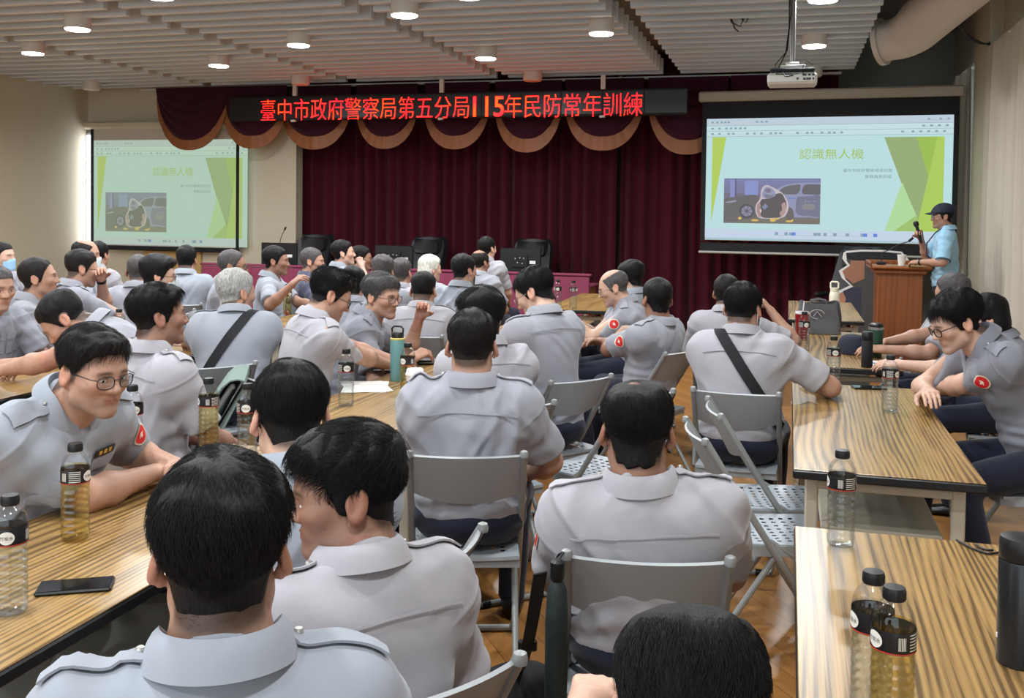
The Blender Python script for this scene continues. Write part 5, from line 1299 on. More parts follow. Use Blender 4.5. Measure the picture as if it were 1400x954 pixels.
def add_front(P, tagname=False):
    """button placket, breast pockets and name tag"""
    J = P['J']; A2, A3 = J['A2'], J['A3']; k = 14
    pa = [J['neck']+A3 @ np.array([0, .30, -.09])+(J['pelvis']+np.array([0, .30, .03])-J['neck']-A3 @ np.array([0, .30, -.09]))*i/(k-1) for i in range(k)]
    drape(P['shirt'], pa, A2 @ np.array([1.0, 0, 0]), .030, .003, .002, SHIRT[P['sm']], 'button_placket', P['root'], None, 3, A2 @ np.array([0, -1.0, 0]))
    b = MB()
    for i in (2, 5, 8, 11):
        S = trace(P['shirt'], np.array([pa[i]]), np.array([A2 @ np.array([0, -1.0, 0])]))[0]; b.add(*_disc(S+A2 @ np.array([0, .007, 0]), A2 @ np.array([0, 1.0, 0]), .0052))
    b.build('button', M_seam, P['root'])
    for sg in (-1, 1):
        c = J['chest']+A2 @ np.array([sg*.080, .20, .055]); pts = [c+A2 @ np.array([0, 0, -.11*i/5]) for i in range(6)]
        drape(P['shirt'], pts, A2 @ np.array([1.0, 0, 0]), .098, .0035, .002, SHIRT[P['sm']], 'breast_pocket', P['root'], None, 7, A2 @ np.array([0, -1.0, 0]))
        pts = [c+A2 @ np.array([0, 0, .008-.040*i/3]) for i in range(4)]
        drape(P['shirt'], pts, A2 @ np.array([1.0, 0, 0]), .102, .0065, .002, SHIRT[P['sm']], 'pocket_flap', P['root'], None, 7, A2 @ np.array([0, -1.0, 0]))
    if tagname:
        c = J['chest']+A2 @ np.array([-.078, .20, .088]); pts = [c+A2 @ np.array([0, 0, -.022*i/2]) for i in range(3)]
        drape(P['shirt'], pts, A2 @ np.array([1.0, 0, 0]), .078, .008, .003, mat('name_tag_dark', (34, 30, 24), 0.5), 'name_tag', P['root'], None, 7, A2 @ np.array([0, -1.0, 0]))
        for i in range(3):
            c2 = J['chest']+A2 @ np.array([-.078+(i-1)*.019, .20, .083]); pts = [c2+A2 @ np.array([0, 0, -.011*j/2]) for j in range(3)]
            drape(P['shirt'], pts, A2 @ np.array([1.0, 0, 0]), .011, .0105, .001, mat('name_tag_gold', (200, 160, 70), 0.5), 'tag_lettering', P['root'], None, 3, A2 @ np.array([0, -1.0, 0]))
def _disc(c, n, r, k=10, t=.003):
    n = nrm(n); u = nrm(np.cross(n, [0.3, .2, 1.0])); v = np.cross(n, u)
    ring = [c+(u*math.cos(2*PI*i/k)+v*math.sin(2*PI*i/k))*r for i in range(k)]
    V = [c+n*t*.6]+[p+n*t*.4 for p in ring]+[p-n*t for p in ring]
    return V, [[0, 1+i, 1+(i+1) % k] for i in range(k)]+[[1+i, 1+k+i, 1+k+(i+1) % k, 1+(i+1) % k] for i in range(k)]
# ================================================================== WHO SITS WHERE
GRP = 'people in grey uniform shirts'
def seatp(P, who, chairpos=None):
    b, R = P['base'], P['R']
    if chairpos is None:
        c = b+(R @ np.array([0, .05, 0]))[:2]; chair(c[0], c[1], math.degrees(math.atan2(R[1, 0], R[0, 0])), 'grey folding chair under '+who)
    elif chairpos is not False: chair(chairpos[0], chairpos[1], chairpos[2], 'grey folding chair under '+who)
def sit(head, heading, q, label, who, chairpos=None, extras=(), **kw):
    P = person(label, head, heading, q, **kw)
    for e in extras: e(P)
    seatp(P, who, chairpos); return P
EP = lambda P: (add_epaulette(P, 'L'), add_epaulette(P, 'R'))
EPL = lambda P: add_epaulette(P, 'L'); EPR = lambda P: add_epaulette(P, 'R')
YK = add_yoke
PL = lambda P: add_patch(P, 'L'); PR = lambda P: add_patch(P, 'R')
GB = lambda P: add_glasses(P); GW = lambda P: add_glasses(P, True)
FR = lambda P: add_front(P)
SL = lambda P: add_strap(P, 'L'); SR = lambda P: add_strap(P, 'R')
WL = lambda P: add_watch(P, 'L'); WR = lambda P: add_watch(P, 'R')
MBl = lambda P: add_mask(P, 'blue'); MWh = lambda P: add_mask(P, 'white'); MBk = lambda P: add_mask(P, 'black')
TY = .785
# ---- foreground
sit((-.70, 1.12, 1.275), 32, dict(knee=.30, strands=15000, lean=6, hyaw=-3, hpitch=2, hs=.97, fat=1.02, handL=(-.14, .28, .60), handR=(.12, .30, .60)), 'person with thick black hair seen from behind at the bottom left, blue grey shirt', 'the thick-haired man nearest the camera at bottom left', extras=(EP, YK), near=2, style='thick', shirt='blue', seed=1)
sit((-.79, 1.70, 1.195), 52, dict(knee=.28, strands=13000, lean=9, hyaw=66, hpitch=7, w=1.02, handL=(-.12, .28, .60), handR=(.12, .28, .60), flow='forward', slen=.045), 'person in a pale shirt with side-swept black hair, profile turned left', 'the man in profile with side-swept hair', None, extras=(EP, YK), near=2, style='comb', skin=2, shirt='light', seed=2)
sit((-1.12, 2.08, 1.245), 44, dict(lean=12, hyaw=-6, hpitch=12, whandL=(-1.50, 2.30, TY), whandR=(-1.42, 2.5, TY), slen=.036), 'person seen from behind with a neat black mop and light neck, beyond the side-swept man', 'the man with a neat black mop at the near left table', (-1.0, 2.17, 84), extras=(EP,), near=2, style='short', skin=1, shirt='blue', seed=3)
sit((-1.85, 2.32, 1.268), -97, dict(lean=30, hyaw=-8, hpitch=10, fat=1.13, jaw=1.13, whandL=(-1.80, 2.62, .80), whandR=(-1.83, 2.56, .79), curl=1.15, poleL=(-.7, -.3, -.7), poleR=(.9, .35, -.9), flow='side', slen=.034, look=.6, hs=.98, open=.5),
    'person with spectacles and a name tag leaning on the near left table, talking', 'the talking man with spectacles and a name tag', extras=(GB, FR if False else (lambda P: add_front(P, True)), EP, lambda P: add_patch(P, 'L', .45, (.25, .9, .35))), near=2, style='comb', hair='dark', skin=0, shirt='blue', seed=4)
sit((-2.29, 3.19, 1.311), -22, dict(lean=4, hyaw=-20, hpitch=-2, hs=.95, flow='down', slen=.03), 'upright person with thick black hair looking right, behind the talking man', 'the upright thick-haired man behind the talking man', extras=(EP, YK), near=2, style='comb', skin=2, shirt='light', seed=5)
sit((-3.16, 3.63, 1.215), 118, dict(lean=44, hyaw=4, hpitch=48, whandL=(-3.62, 3.62, TY), whandR=(-3.62, 3.95, TY), fat=1.08), 'person bent far over the left table with the face hidden', 'the man bent over the left table, jacket on its back', extras=(PL, EPL), near=1, style='fade', shirt='grey', seed=6)
sit((-4.10, 4.36, 1.285), -98, dict(lean=12, hyaw=-8, hpitch=8, whandL=(-3.78, 4.45, TY), whandR=(-3.80, 4.20, TY)), 'smiling person with greying hair at the left edge of the picture', 'the smiling man at the left edge', extras=(FR,), near=1, style='crop', hair='salt', skin=0, shirt='dim', seed=7)
sit((-4.32, 4.88, 1.295), -62, dict(lean=8, hyaw=6, hpitch=-4, whandL=(-3.87, 4.78, TY)), 'person with receding cropped hair in profile beside the smiling man', 'the man with receding hair beside the smiling man', near=1, style='recede', hair='dark', skin=0, shirt='grey', seed=8)
sit((-6.16, 6.59, 1.31), -85, dict(lean=6, hyaw=0, hpitch=0), 'person with a blue face mask cut by the left edge of the picture', 'the man with a blue mask at the left edge', extras=(MBl,), near=0, style='crop', skin=1, seed=9)
sit((-5.55, 5.82, 1.17), -40, dict(lean=14, hyaw=10, hpitch=10), 'person of whom mostly black hair shows, below the blue mask at the left edge', 'the black-haired man below the blue mask', near=0, style='thick', seed=10)
sit((-4.55, 5.58, 1.311), -33, dict(lean=12, hyaw=-8, hpitch=8, fat=1.16, handL=(.02, .255, 1.10), poleL=(-.5, .3, -1), whandR=(-4.05, 5.75, .74), curlL=1.3), 'stout person with a black shoulder strap and a hand raised to his spectacles', 'the stout man with a strap and raised hand', extras=(GB, SL, WL, EPR), near=1, style='fade', hair='dark', shirt='grey', seed=11)
sit((-5.42, 6.68, 1.345), -62, dict(lean=4, hyaw=0, hpitch=4), 'balding person with a pale mask behind the stout man with the strap', 'the balding man with a pale mask', extras=(MWh,), near=0, style='bald', hair='dark', skin=0, shirt='blue', seed=12)
sit((-6.0, 7.57, 1.29), 6, dict(lean=8, hpitch=4), 'black-haired person seen from behind in front of the left screen corner', 'the black-haired man before the left screen corner', near=0, style='short', shirt='light', seed=13)
sit((-4.64, 6.30, 1.253), 24, dict(lean=10, hpitch=8), 'person with short greying hair seen from behind, under the left screen', 'the man with short greying hair under the left screen', near=0, style='crop', hair='salt', shirt='grey', seed=14)
sit((-3.94, 5.55, 1.283), -46, dict(lean=12, hyaw=-6, hpitch=6, handR=(.14, .3, .6)), 'person with a black fringe, spectacles and a pale mask, in profile', 'the man with a black fringe and pale mask', extras=(GB, MWh), near=1, style='mop', skin=1, shirt='grey', seed=15)
sit((-4.90, 7.29, 1.285), 22, dict(lean=10, hpitch=6, fat=1.12), 'broad-backed black-haired person seen from behind under the left screen', 'the broad-backed man under the left screen', near=0, style='short', shirt='blue', seed=16)
sit((-4.06, 6.62, 1.29), -64, dict(lean=8, hyaw=0, hpitch=4), 'person with spectacles looking right behind the grey-haired man with the strap', 'the man looking right behind the grey-haired man', extras=(GB,), near=0, style='recede', hair='salt', skin=2, shirt='grey', seed=17)
sit((-2.93, 4.82, 1.27), 26, dict(lean=17, hyaw=-48, hpitch=6, fat=1.17, whandL=(-3.44, 5.12, TY), whandR=(-3.30, 5.3, TY), hs=1.06), 'grey-haired person seen from behind with a black strap over the right shoulder', 'the grey-haired man with a strap', (-2.93, 4.50, 52), extras=(SR, EPL), near=1, style='short', hair='grey', shirt='blue', seed=18)
sit((-4.1, 7.34, 1.295), -68, dict(lean=6, hyaw=0, hpitch=2, whandR=(-3.75, 7.0, 1.0), whandL=(-3.72, 7.46, TY), curlR=1.0), 'black-haired person in profile reaching over two tea bottles', 'the black-haired man reaching over the tea bottles', near=1, style='short', skin=2, shirt='blue', seed=19)
sit((-4.08, 7.95, 1.265), -66, dict(lean=2, hyaw=-6, hpitch=2, whandL=(-3.7, 8.1, TY), whandR=(-3.66, 7.85, TY)), 'person in a dark vest with a black face mask', 'the man with a black mask', extras=(MBk,), near=1, style='crop', hair='salt', shirt='vest', seed=20)
sit((-4.08, 8.55, 1.315), -50, dict(lean=6, hyaw=-12, hpitch=-4, handR=(.04, .23, 1.06), curlR=1.3, poleR=(.5, .3, -1)), 'person in profile with a hand at the chin before the stage curtain', 'the man with a hand at the chin', near=1, style='short', skin=1, shirt='blue', seed=21)
sit((-4.13, 9.12, 1.245), -60, dict(lean=6, hyaw=-6, hpitch=4), 'person in profile next to the one with a hand at the chin', 'the man next to the one with a hand at the chin', extras=(GW,), near=0, style='short', skin=2, shirt='grey', seed=22)
sit((-3.0, 7.04, 1.25), 8, dict(lean=10, hpitch=8), 'person with dark greying hair from behind, below the middle monitor', 'the man with dark greying hair below the middle monitor', near=0, style='thick', hair='salt', shirt='grey', seed=23)
sit((-3.10, 7.66, 1.205), 0, dict(lean=10, hpitch=6), 'person with a shaved nape and greying top, beside the silver-haired one', 'the man with a shaved nape beside the silver-haired person', extras=(SL,), near=0, style='fade', hair='salt', shirt='light', seed=24)
sit((-3.17, 8.52, 1.194), -22, dict(lean=6, hyaw=-20, hpitch=4), 'silver-haired person with a bob, looking right', 'the silver-haired person with a bob', near=0, style='bob', hair='white', skin=1, shirt='grey', seed=25)
sit((-2.39, 7.16, 1.275), -12, dict(lean=8, hyaw=-16, hpitch=4), 'black-haired person with pale mask loops, seen from behind in the middle', 'the man with pale mask loops in the middle', extras=(MWh,), near=1, style='short', skin=0, shirt='blue', seed=26)
sit((-2.85, 9.06, 1.235), -4, dict(lean=8, hyaw=-20, hpitch=10), 'person with a bald crown seen from behind in the middle', 'the man with a bald crown in the middle', near=1, style='crown', hair='dark', skin=2, shirt='grey', seed=27)
sit((-2.99, 9.70, 1.345), -8, dict(lean=6, hyaw=-14, hpitch=2), 'person with short black hair before the curtain, left of the right monitor', 'the man with short black hair left of the right monitor', near=0, style='short', skin=1, shirt='light', seed=28)
sit((-2.32, 6.13, 1.197), 10, dict(lean=14, hyaw=-4, hpitch=10, fat=1.12, handL=(-.12, .3, .6)), 'crop-haired person from behind in a pale shirt, beyond the raised fist', 'the crop-haired man beyond the raised fist', extras=(EP, YK), near=1, style='fade', skin=0, shirt='light', seed=29)
sit((-2.94, 6.37, 1.195), 18, dict(lean=12, hpitch=14), 'person of whom a black head of hair shows behind the two men with spectacles', 'the black-haired man behind the two with spectacles', near=0, style='thick', seed=30)
sit((-2.12, 4.43, 1.30), -42, dict(lean=14, hyaw=-10, hpitch=26, whandR=(-1.98, 4.70, .80), whandL=(-1.97, 4.80, .80), flow='back', slen=.04), 'person with an undercut and spectacles looking down in profile', 'the man with an undercut looking down', extras=(GB, EPR, YK), near=2, style='quiff', skin=0, shirt='light', seed=31)
sit((-2.19, 5.12, 1.245), -72, dict(lean=20, hyaw=-34, hpitch=6, whandL=(-2.02, 5.28, .985), curlL=2.0, palmL=(.9, .1, .1), curlR=.9, whandR=(-1.96, 5.02, TY), poleL=(-.2, .2, -1), jaw=1.1, fat=1.05, look=.8), 'smiling person with spectacles and a raised fist at the middle table', 'the smiling man with a raised fist', extras=(GB, FR, EP), near=2, style='thick', hair='salt', skin=0, shirt='dim', seed=32)
# ---- middle
sit((-1.05, 3.25, 1.262), 14, dict(lean=1, hyaw=0, hpitch=6, fat=1.13, handL=(-.16, .42, .66), handR=(.20, .33, .60), poleR=(.9, -.4, -.7), slen=.022), 'broad person with short greying black hair seen straight from behind in the middle', 'the broad man seen straight from behind in the middle', extras=(EP, YK, GB), near=2, style='short', hair='dark', skin=0, shirt='grey', seed=33, chairpos=(-1.07, 3.27, 18))
sit((-1.29, 4.10, 1.261), 42, dict(lean=12, hyaw=8, hpitch=10, whandL=(-1.58, 4.50, TY), whandR=(-1.50, 4.62, TY)), 'person with a longish black mop in a pale shirt, beyond the broad man', 'the man with a longish black mop', extras=(YK,), near=2, style='mop', skin=1, shirt='light', seed=34)
sit((-1.27, 4.80, 1.315), 52, dict(lean=12, hyaw=30, hpitch=30, whandL=(-1.6, 5.05, .80), whandR=(-1.45, 5.15, .80)), 'person with spectacles and a red sleeve badge looking down to the left', 'the man with a badge looking down', extras=(GW, PL, YK, EPL), near=2, style='short', skin=1, shirt='grey', seed=35)
sit((-1.17, 6.66, 1.217), 102, dict(lean=16, hyaw=-2, hpitch=20, whandL=(-1.44, 6.47, .885), whandR=(-1.42, 6.65, .86), curl=.9, fat=1.1), 'balding person with spectacles handling something red in his lap', 'the balding man handling something red', extras=(GW, PL, WL, EPL), near=1, style='bald', hair='salt', skin=1, shirt='grey', seed=36)
sit((-1.16, 7.46, 1.235), 50, dict(lean=10, hyaw=10, hpitch=14), 'person with black hair and spectacles behind the balding man', 'the black-haired man behind the balding man', extras=(GB,), near=1, style='thick', skin=1, shirt='blue', seed=37)
sit((-.73, 5.78, 1.225), 66, dict(lean=-6, hyaw=-36, hpitch=4, handL=(.10, .26, .86), handR=(-.10, .28, .82), poleL=(-1, .1, -.5), poleR=(1, .1, -.5), fat=1.05), 'black-haired person with crossed arms and a red badge, leaning back', 'the man leaning back with crossed arms', extras=(PL, EPL), near=1, style='short', skin=2, shirt='grey', seed=38)
sit((-.35, 2.41, 1.195), 11, dict(strands=11000, lean=-3, hyaw=0, hpitch=10, fat=1.13, handL=(-.04, .30, .60), handR=(.06, .32, .60), poleL=(-1, -.2, -.6), poleR=(1, -.2, -.6), slen=.03, w=1.04, side=-4), 'person with a thinning whorl seen from behind in the centre, shoulder straps on the shirt', 'the man with a thinning whorl in the centre', chairpos=(-.345, 2.495, 11), extras=(EP, YK, PL), near=2, style='whorl', skin=2, shirt='light', seed=39)
sit((-.092, 1.19, 1.135), -6, dict(strands=15000, w=.92, lean=26, hpitch=34, hs=1.0, whandL=(-.30, 1.56, .80), palmL=(0, 0, -1), curlL=.8, whandR=(-.04, 1.5, .66), slen=.028), 'person whose bowed black head rises at the bottom edge, right of the centre', 'the man with the bowed head at the bottom edge', near=2, style='whorl', skin=1, shirt='grey', seed=40)
sit((-.38, 6.56, 1.215), 0, dict(lean=10, hyaw=-20, hpitch=6, whandR=(-.10, 6.62, .97), curlR=1.3, poleR=(.8, -.2, -1)), 'crop-haired person half hidden beyond the man with the strap at right', 'the crop-haired man beyond the strap wearer', extras=(EPR,), near=1, style='crop', hair='dark', skin=0, shirt='light', seed=41)
sit((-.20, 4.80, 1.282), -2, dict(lean=10, hyaw=-14, hpitch=10, fat=1.14, whandR=(.16, 5.02, TY), whandL=(-.25, 5.2, .62), poleR=(1, -.4, -.6)), 'broad person with a black strap across the back at the right row', 'the broad man with a strap at the right row', extras=(SL, MWh, YK), near=2, style='short', skin=0, shirt='light', seed=42)
# ---- right
sit((.98, 6.60, 1.255), 74, dict(lean=12, hyaw=-14, hpitch=8, whandL=(.56, 6.24, .80), whandR=(.56, 6.58, .79)), 'person with grey short hair stretching both arms on the right table', 'the grey-haired man stretching his arms on the table', extras=(PL,), near=1, style='short', hair='salt', skin=0, shirt='grey', seed=43)
sit((.66, 4.56, 1.275), 104, dict(lean=34, hyaw=2, hpitch=24, spread=.20, whandL=(.66, 4.86, .80), whandR=(.60, 4.62, .83), poleL=(-.6, .55, -.6), poleR=(.6, .4, -.6), slen=.04), 'young person with black spectacles and thick black hair bending over the right table', 'the young man with black spectacles', extras=(lambda P: add_glasses(P, False, .0024), PL, EPL), near=2, style='thick', skin=1, shirt='dim', seed=44)
sit((1.02, 5.80, 1.185), 84, dict(lean=18, hpitch=14, whandL=(.6, 5.7, .79)), 'person with longer black hair hidden behind the young man with spectacles', 'the longer-haired person behind the young man', near=1, style='bob', skin=1, shirt='dim', seed=45)
# ---- the lecturer, standing
lec = at_y(1291, 277, 10.55)
P = person('lecturer standing at the lectern with a microphone, navy cap and pale blue polo shirt', (lec[0]+.005, lec[1], lec[2]-.005), 84, dict(stand=True, lean=3, hyaw=8, hpitch=2, tuck=False, sleeve=.95, handR=(.05, .24, 1.385), poleR=(.5, -.1, -1), curlR=1.45, palmR=(-1, .2, .2), handL=(-.17, .25, 1.15), poleL=(-.6, -.5, -.5), curlL=.7, size=.985, eyes='far', fat=.96), 1, 'people standing', 'crop', 'black', 0, 'polo', 46)
LEC = P; add_watch(P, 'L'); add_glasses(P, True)
J = P['J']; g = MB()                                   # cap
V, Q = polygonise(lambda p: smax(head_sdf(p, ears=False)-.022, np.maximum(.038-p[:, 2]+.10*np.clip(-p[:, 1]-.05, 0, 1), -9), .006), (-.13, -.15, 0.0), (.13, .15, .18), .005)
M_cap = mat('navy_cap_cloth', (26, 30, 46), .8); co = P['on_head']('cap', np_mesh('cap', V, Q, M_cap))
b = MB(); b.sheet(lambda u, v: ((u*2-1)*.075*(1-.25*v*v), .085+.085*v-.045*(2*u-1)**2*(1+.3*v), .050-.016*v-.016*(2*u-1)**2), 13, 7, .004); link('cap_brim', b.mesh('cap_brim', M_cap, 60), co)
ly = MB(); A3 = J['A3']; nb = J['neck']
pts = [nb+A3 @ np.array([x, y, z]) for x, y, z in ((-.075, .0, .04), (-.075, .11, -.04), (-.05, .19, -.14), (0, .20, -.25), (.05, .19, -.14), (.075, .11, -.04), (.075, .0, .04))]
ly.tube(pts, .004, 6); o = ly.build('lanyard', M_dkblue, P['root'])
for n in 'LR':
    c = J['S'+n]+(J['E'+n]-J['S'+n])*.93; ax = nrm(J['E'+n]-J['S'+n]); u = nrm(np.cross(ax, [0, 1, 0])); v = np.cross(ax, u); hm = MB()
    hm.tube([c+(u*math.cos(a)+v*math.sin(a))*.0655 for a in np.linspace(0, 2*PI, 25)], .006, 6, cap=False); hm.build('sleeve_hem', M_dkblue, P['root'])
wm = P['R'] @ (J['WR']+J['hf'+'R']*.075+J['hnR']*.032)+np.array([P['base'][0], P['base'][1], 0]); hd = P['R'] @ J['head']+np.array([P['base'][0], P['base'][1], 0])
mi = empty('handheld_microphone', tuple(wm), 0, 'black handheld microphone in the hand of the lecturer', 'microphone')
dv = nrm(P['R'] @ nrm(np.array([0.0, .28, 1.0]))); MB().tube([-dv*.10, dv*.07], [.013, .016], 14).build('grip', M_black, mi); MB().tube([dv*.07, dv*.085, dv*.115, dv*.125], [.018, .026, .026, .012], 16).build('microphone_head', mat('microphone_mesh', (54, 54, 56), .5, .4, bump=(600, .5, .001)), mi)
# ---- chairs nobody sits on
chair(-.02, 4.14, -78, 'empty grey folding chair with perforated seat facing the right table, the farther of two')
chair(-.06, 3.70, -74, 'empty grey folding chair with perforated seat by the right table, the nearer of two')
chair(-.80, 4.36, 62, 'empty grey folding chair turned left, beyond the man with a badge looking down')
chair(.86, 8.15, 100, 'empty pale grey folding chair beside the lectern, at the far right table')
# ================================================================== THINGS ON THE TABLES AND THE FLOOR
M_pet = clear_mat('clear_plastic', (250, 251, 252), 0.10, 0.06); M_water = clear_mat('water', (246, 249, 250), 0.05); M_tea = clear_mat('pale_tea', (251, 243, 204), 0.05)
M_lab = mat('bottle_label_black', (20, 20, 22), 0.35); M_labw = mat('bottle_label_white', (222, 218, 210), 0.5); M_labr = mat('bottle_label_red', (176, 56, 44), 0.5)
def bottle_prof(k=1.0, off=0.0):
    pr = [(.001, .006), (.022, .002), (.031, .004), (.0345, .012)]
    for i in range(7):
        z = .022+i*.0165; pr += [(.0345, z), (.0352, z+.004), (.0350, z+.008), (.0326, z+.0125)]
    pr += [(.0348, .142), (.0345, .150), (.0345, .186), (.0350, .190), (.0335, .202), (.0270, .216), (.0185, .226), (.0145, .230), (.0140, .240)]
    return [(max(.0005, r*k-off), z) for r, z in pr]
def ring_text(body, r, zc, size, a0, mi, mb, lift=.0006):
    v, f = text_mesh(body, size); v = v-(v.max(0)+v.min(0))/2
    # cut long glyph edges so that they follow the round label
    a = a0+v[:, 0]/r; mb.add(np.c_[np.sin(a)*(r+lift), -np.cos(a)*(r+lift), zc+v[:, 1]], f, mi)
def make_bottle(tea, full):
    b = empty('water_bottle'); MB().lathe(bottle_prof(), 28).build('bottle_shell', M_pet, b, smooth=60)
    top = .20 if full else .128
    pr = [(r, z) for r, z in bottle_prof(1, .0016) if z <= top]; pr.append((pr[-1][0], pr[-1][1]+.001)); MB().lathe(pr, 24).build('drink', M_tea if tea else M_water, b, smooth=60)
    g = MB(); g.lathe([(.0352, .150), (.0354, .151), (.0354, .185), (.0352, .186)], 32, cap=False); lb = g.build('label', M_lab, b, smooth=60)
    w = MB()
    for a0 in (.2, .2+PI):
        P = [(math.cos(t)*.0155, math.sin(t)*.0135) for t in np.linspace(0, 2*PI, 24, endpoint=False)]
        rings = [[(x*k, y*k) for x, y in P] for k in (.33, .66, 1)]; pts = [(0, 0)]+sum(rings, []); V = [(math.sin(a0+x/.0354)*.0359, -math.cos(a0+x/.0354)*.0359, .168+y) for x, y in pts]
        F_ = [[0, 1+i, 1+(i+1) % 24] for i in range(24)]+[[1+24*k+i, 1+24*k+24+i, 1+24*k+24+(i+1) % 24, 1+24*k+(i+1) % 24] for k in (0, 1) for i in range(24)]; w.add(V, F_, 0)
        ring_text('竹炭水', .0362, .168, .0088, a0, 1, w)
        for i in range(5): 
            ar = a0+1.15+i*.075; w.add([(math.sin(t)*.0358, -math.cos(t)*.0358, z) for t in (ar, ar+.035) for z in (.158, .179)], [[0, 2, 3, 1]], 0)
        for z in (.156, .161, .166, .171, .176, .181):
            A = np.linspace(a0+1.7, a0+2.5, 8); w.add([(math.sin(t)*.0358, -math.cos(t)*.0358, zz) for t in A for zz in (z, z+.0016)], [[2*i, 2*i+2, 2*i+3, 2*i+1] for i in range(7)], 0)
        A = np.linspace(a0-1.0, a0+2.6, 30); w.add([(math.sin(t)*.0358, -math.cos(t)*.0358, z) for t in A for z in (.1508, .1530)], [[2*i, 2*i+2, 2*i+3, 2*i+1] for i in range(29)], 2)
    w.build('label_print', [M_labw, M_lab, M_labr], lb, smooth=0)
    c = MB(); c.lathe([(.0150, .2285), (.0175, .2290), (.0178, .231), (.0176, .246), (.0165, .2490), (.001, .2496)], 28)
    for k in range(28): c.box((math.cos(2*PI*k/28)*.0177, math.sin(2*PI*k/28)*.0177, .2375), (.0012, .0012, .014), .0003)
    c.build('bottle_cap', M_black, b, smooth=40); return b
bot = {}
def bottle(px, py, tea, full, deg, label, loc=None):
    p = at_z(px, py, .7402) if loc is None else np.array(loc); key = (tea, full); rz = math.radians(deg)
    if key not in bot: o = bot[key] = make_bottle(tea, full); freeze(o); o.location = tuple(p); o.rotation_euler = (0, 0, rz); tag(o, label, 'bottle', 'bottles of water and tea on the tables')
    else: o = copy_tree(bot[key], tuple(p), rz, label, 'bottle', 'bottles of water and tea on the tables')
    return o
bottle(14, 838, 0, 1, 20, 'water bottle with black label at the left edge, nearest to the camera on the left')
bottle(103, 738, 1, 1, -95, 'bottle of pale tea standing before the talking man with spectacles')
bottle(285, 612, 1, 1, -60, 'tea bottle at the far end of the near left table')
bottle(338, 622, 0, 1, 10, 'water bottle half hidden by the neat black mop at the near left table')
bottle(181, 626, 0, 0, 40, 'part-empty water bottle behind the forearm of the talking man')
bottle(473, 555, 0, 1, 20, 'water bottle alone on the middle table, left of the white papers')
bottle(557, 543, 1, 1, -30, 'tea bottle between the teal flask and the paper coffee cup')
bottle(1139, 527, 0, 1, 0, 'water bottle at the far edge of the right table, before the navy cap')
bottle(1216, 563, 0, 1, 40, 'water bottle close to the forearms of the young man with black spectacles')
bottle(1149, 746, 0, 1, -95, 'water bottle alone at the far corner of the nearest right table')
bottle(1190, 978, 0, 1, 100, 'water bottle at bottom right, the rear one of a touching pair')
bottle(1218, 1008, 1, 1, -70, 'tea bottle at bottom right, the front one of a touching pair')
bottle(1099, 480, 0, 1, 10, 'water bottle in front of the red tumbler on the right table')
bottle(366, 428, 1, 1, 0, 'tea bottle among the reaching hands in the left row, left of two', None)
bottle(393, 430, 1, 1, 50, 'tea bottle in the left row standing right of two, near the black mask')
bottle(0, 0, 1, 1, 0, 'tea bottle behind the upright thick-haired man on the left table', (-3.80, 4.98, .7402))
bottle(742, 0, 0, 1, 0, 'small looking water bottle at the near corner of the far middle table, left of two', (-1.98, 8.62, .7402))
bottle(755, 0, 0, 1, 60, 'small looking water bottle at the near corner of the far middle table, right of two', (-1.83, 8.58, .7402))
bottle(0, 0, 0, 1, 0, 'water bottle by the left wall, left of the balding man with the pale mask', (-6.93, 7.95, .7402))
bottle(0, 0, 0, 1, 0, 'water bottle in front of the man with the black mask', (-3.50, 7.52, .7402))
# ---- cups, flasks, tumblers
def lathe_thing(name, label, cat, loc, parts, n=28):
    e = empty(name, tuple(loc), 0, label, cat)
    for nm, prof, m in parts: MB().lathe(prof, n).build(nm, m, e, smooth=40)
    return e
lathe_thing('coffee_cup', 'paper coffee cup with a white lid and blue sleeve on the middle table', 'cup', at_z(567, 547, .7402), [
    ('cup_wall', [(.028, 0), (.029, .002), (.040, .112), (.041, .115)], mat('cup_paper', (224, 222, 216), .6)), ('blue_sleeve', [(.0322, .028), (.0330, .028), (.0385, .088), (.0375, .089)], mat('cup_sleeve_blue', (62, 82, 122), .6)),
    ('lid', [(.0425, .112), (.0435, .115), (.0435, .121), (.040, .126), (.037, .140), (.034, .143), (.001, .141)], mat('lid_white', (220, 216, 208), .4))])
M_teal = mat('teal_enamel', (92, 136, 136), .35)
fl = lathe_thing('drink_flask', 'teal metal flask with a loop lid on the middle table', 'flask', at_z(543, 520, .7402), [('flask_body', [(.034, 0), (.036, .004), (.036, .205), (.033, .213)], M_teal), ('lid', [(.031, .212), (.031, .238), (.027, .244), (.001, .245)], M_black)])
g = MB(); g.tube([(-.028, 0, .236), (-.03, 0, .262), (-.018, 0, .272), (.018, 0, .272), (.03, 0, .262), (.028, 0, .236)], .005, 8); g.build('carry_loop', M_black, fl)
g = MB(); g.lathe([(.0345, .205), (.0365, .207), (.0365, .214), (.0345, .216)], 28); g.build('yellow_ring', mat('flask_ring', (196, 176, 96), .4), fl)
M_red2 = mat('red_enamel', (140, 26, 36), .3)
tr = lathe_thing('straw_tumbler', 'dark red tumbler with a straw on the right table', 'tumbler', at_z(1096, 463, .7402), [('tumbler_body', [(.032, 0), (.034, .003), (.048, .170), (.0485, .175)], M_red2), ('lid', [(.0495, .173), (.050, .182), (.045, .190), (.001, .191)], mat('tumbler_lid_clear', (206, 196, 196), .2))])
MB().tube([(.005, 0, .19), (.012, 0, .262)], .004, 10).build('straw', mat('straw_white', (220, 216, 214), .4), tr)
M_ivory = mat('ivory_enamel', (226, 220, 196), .4)
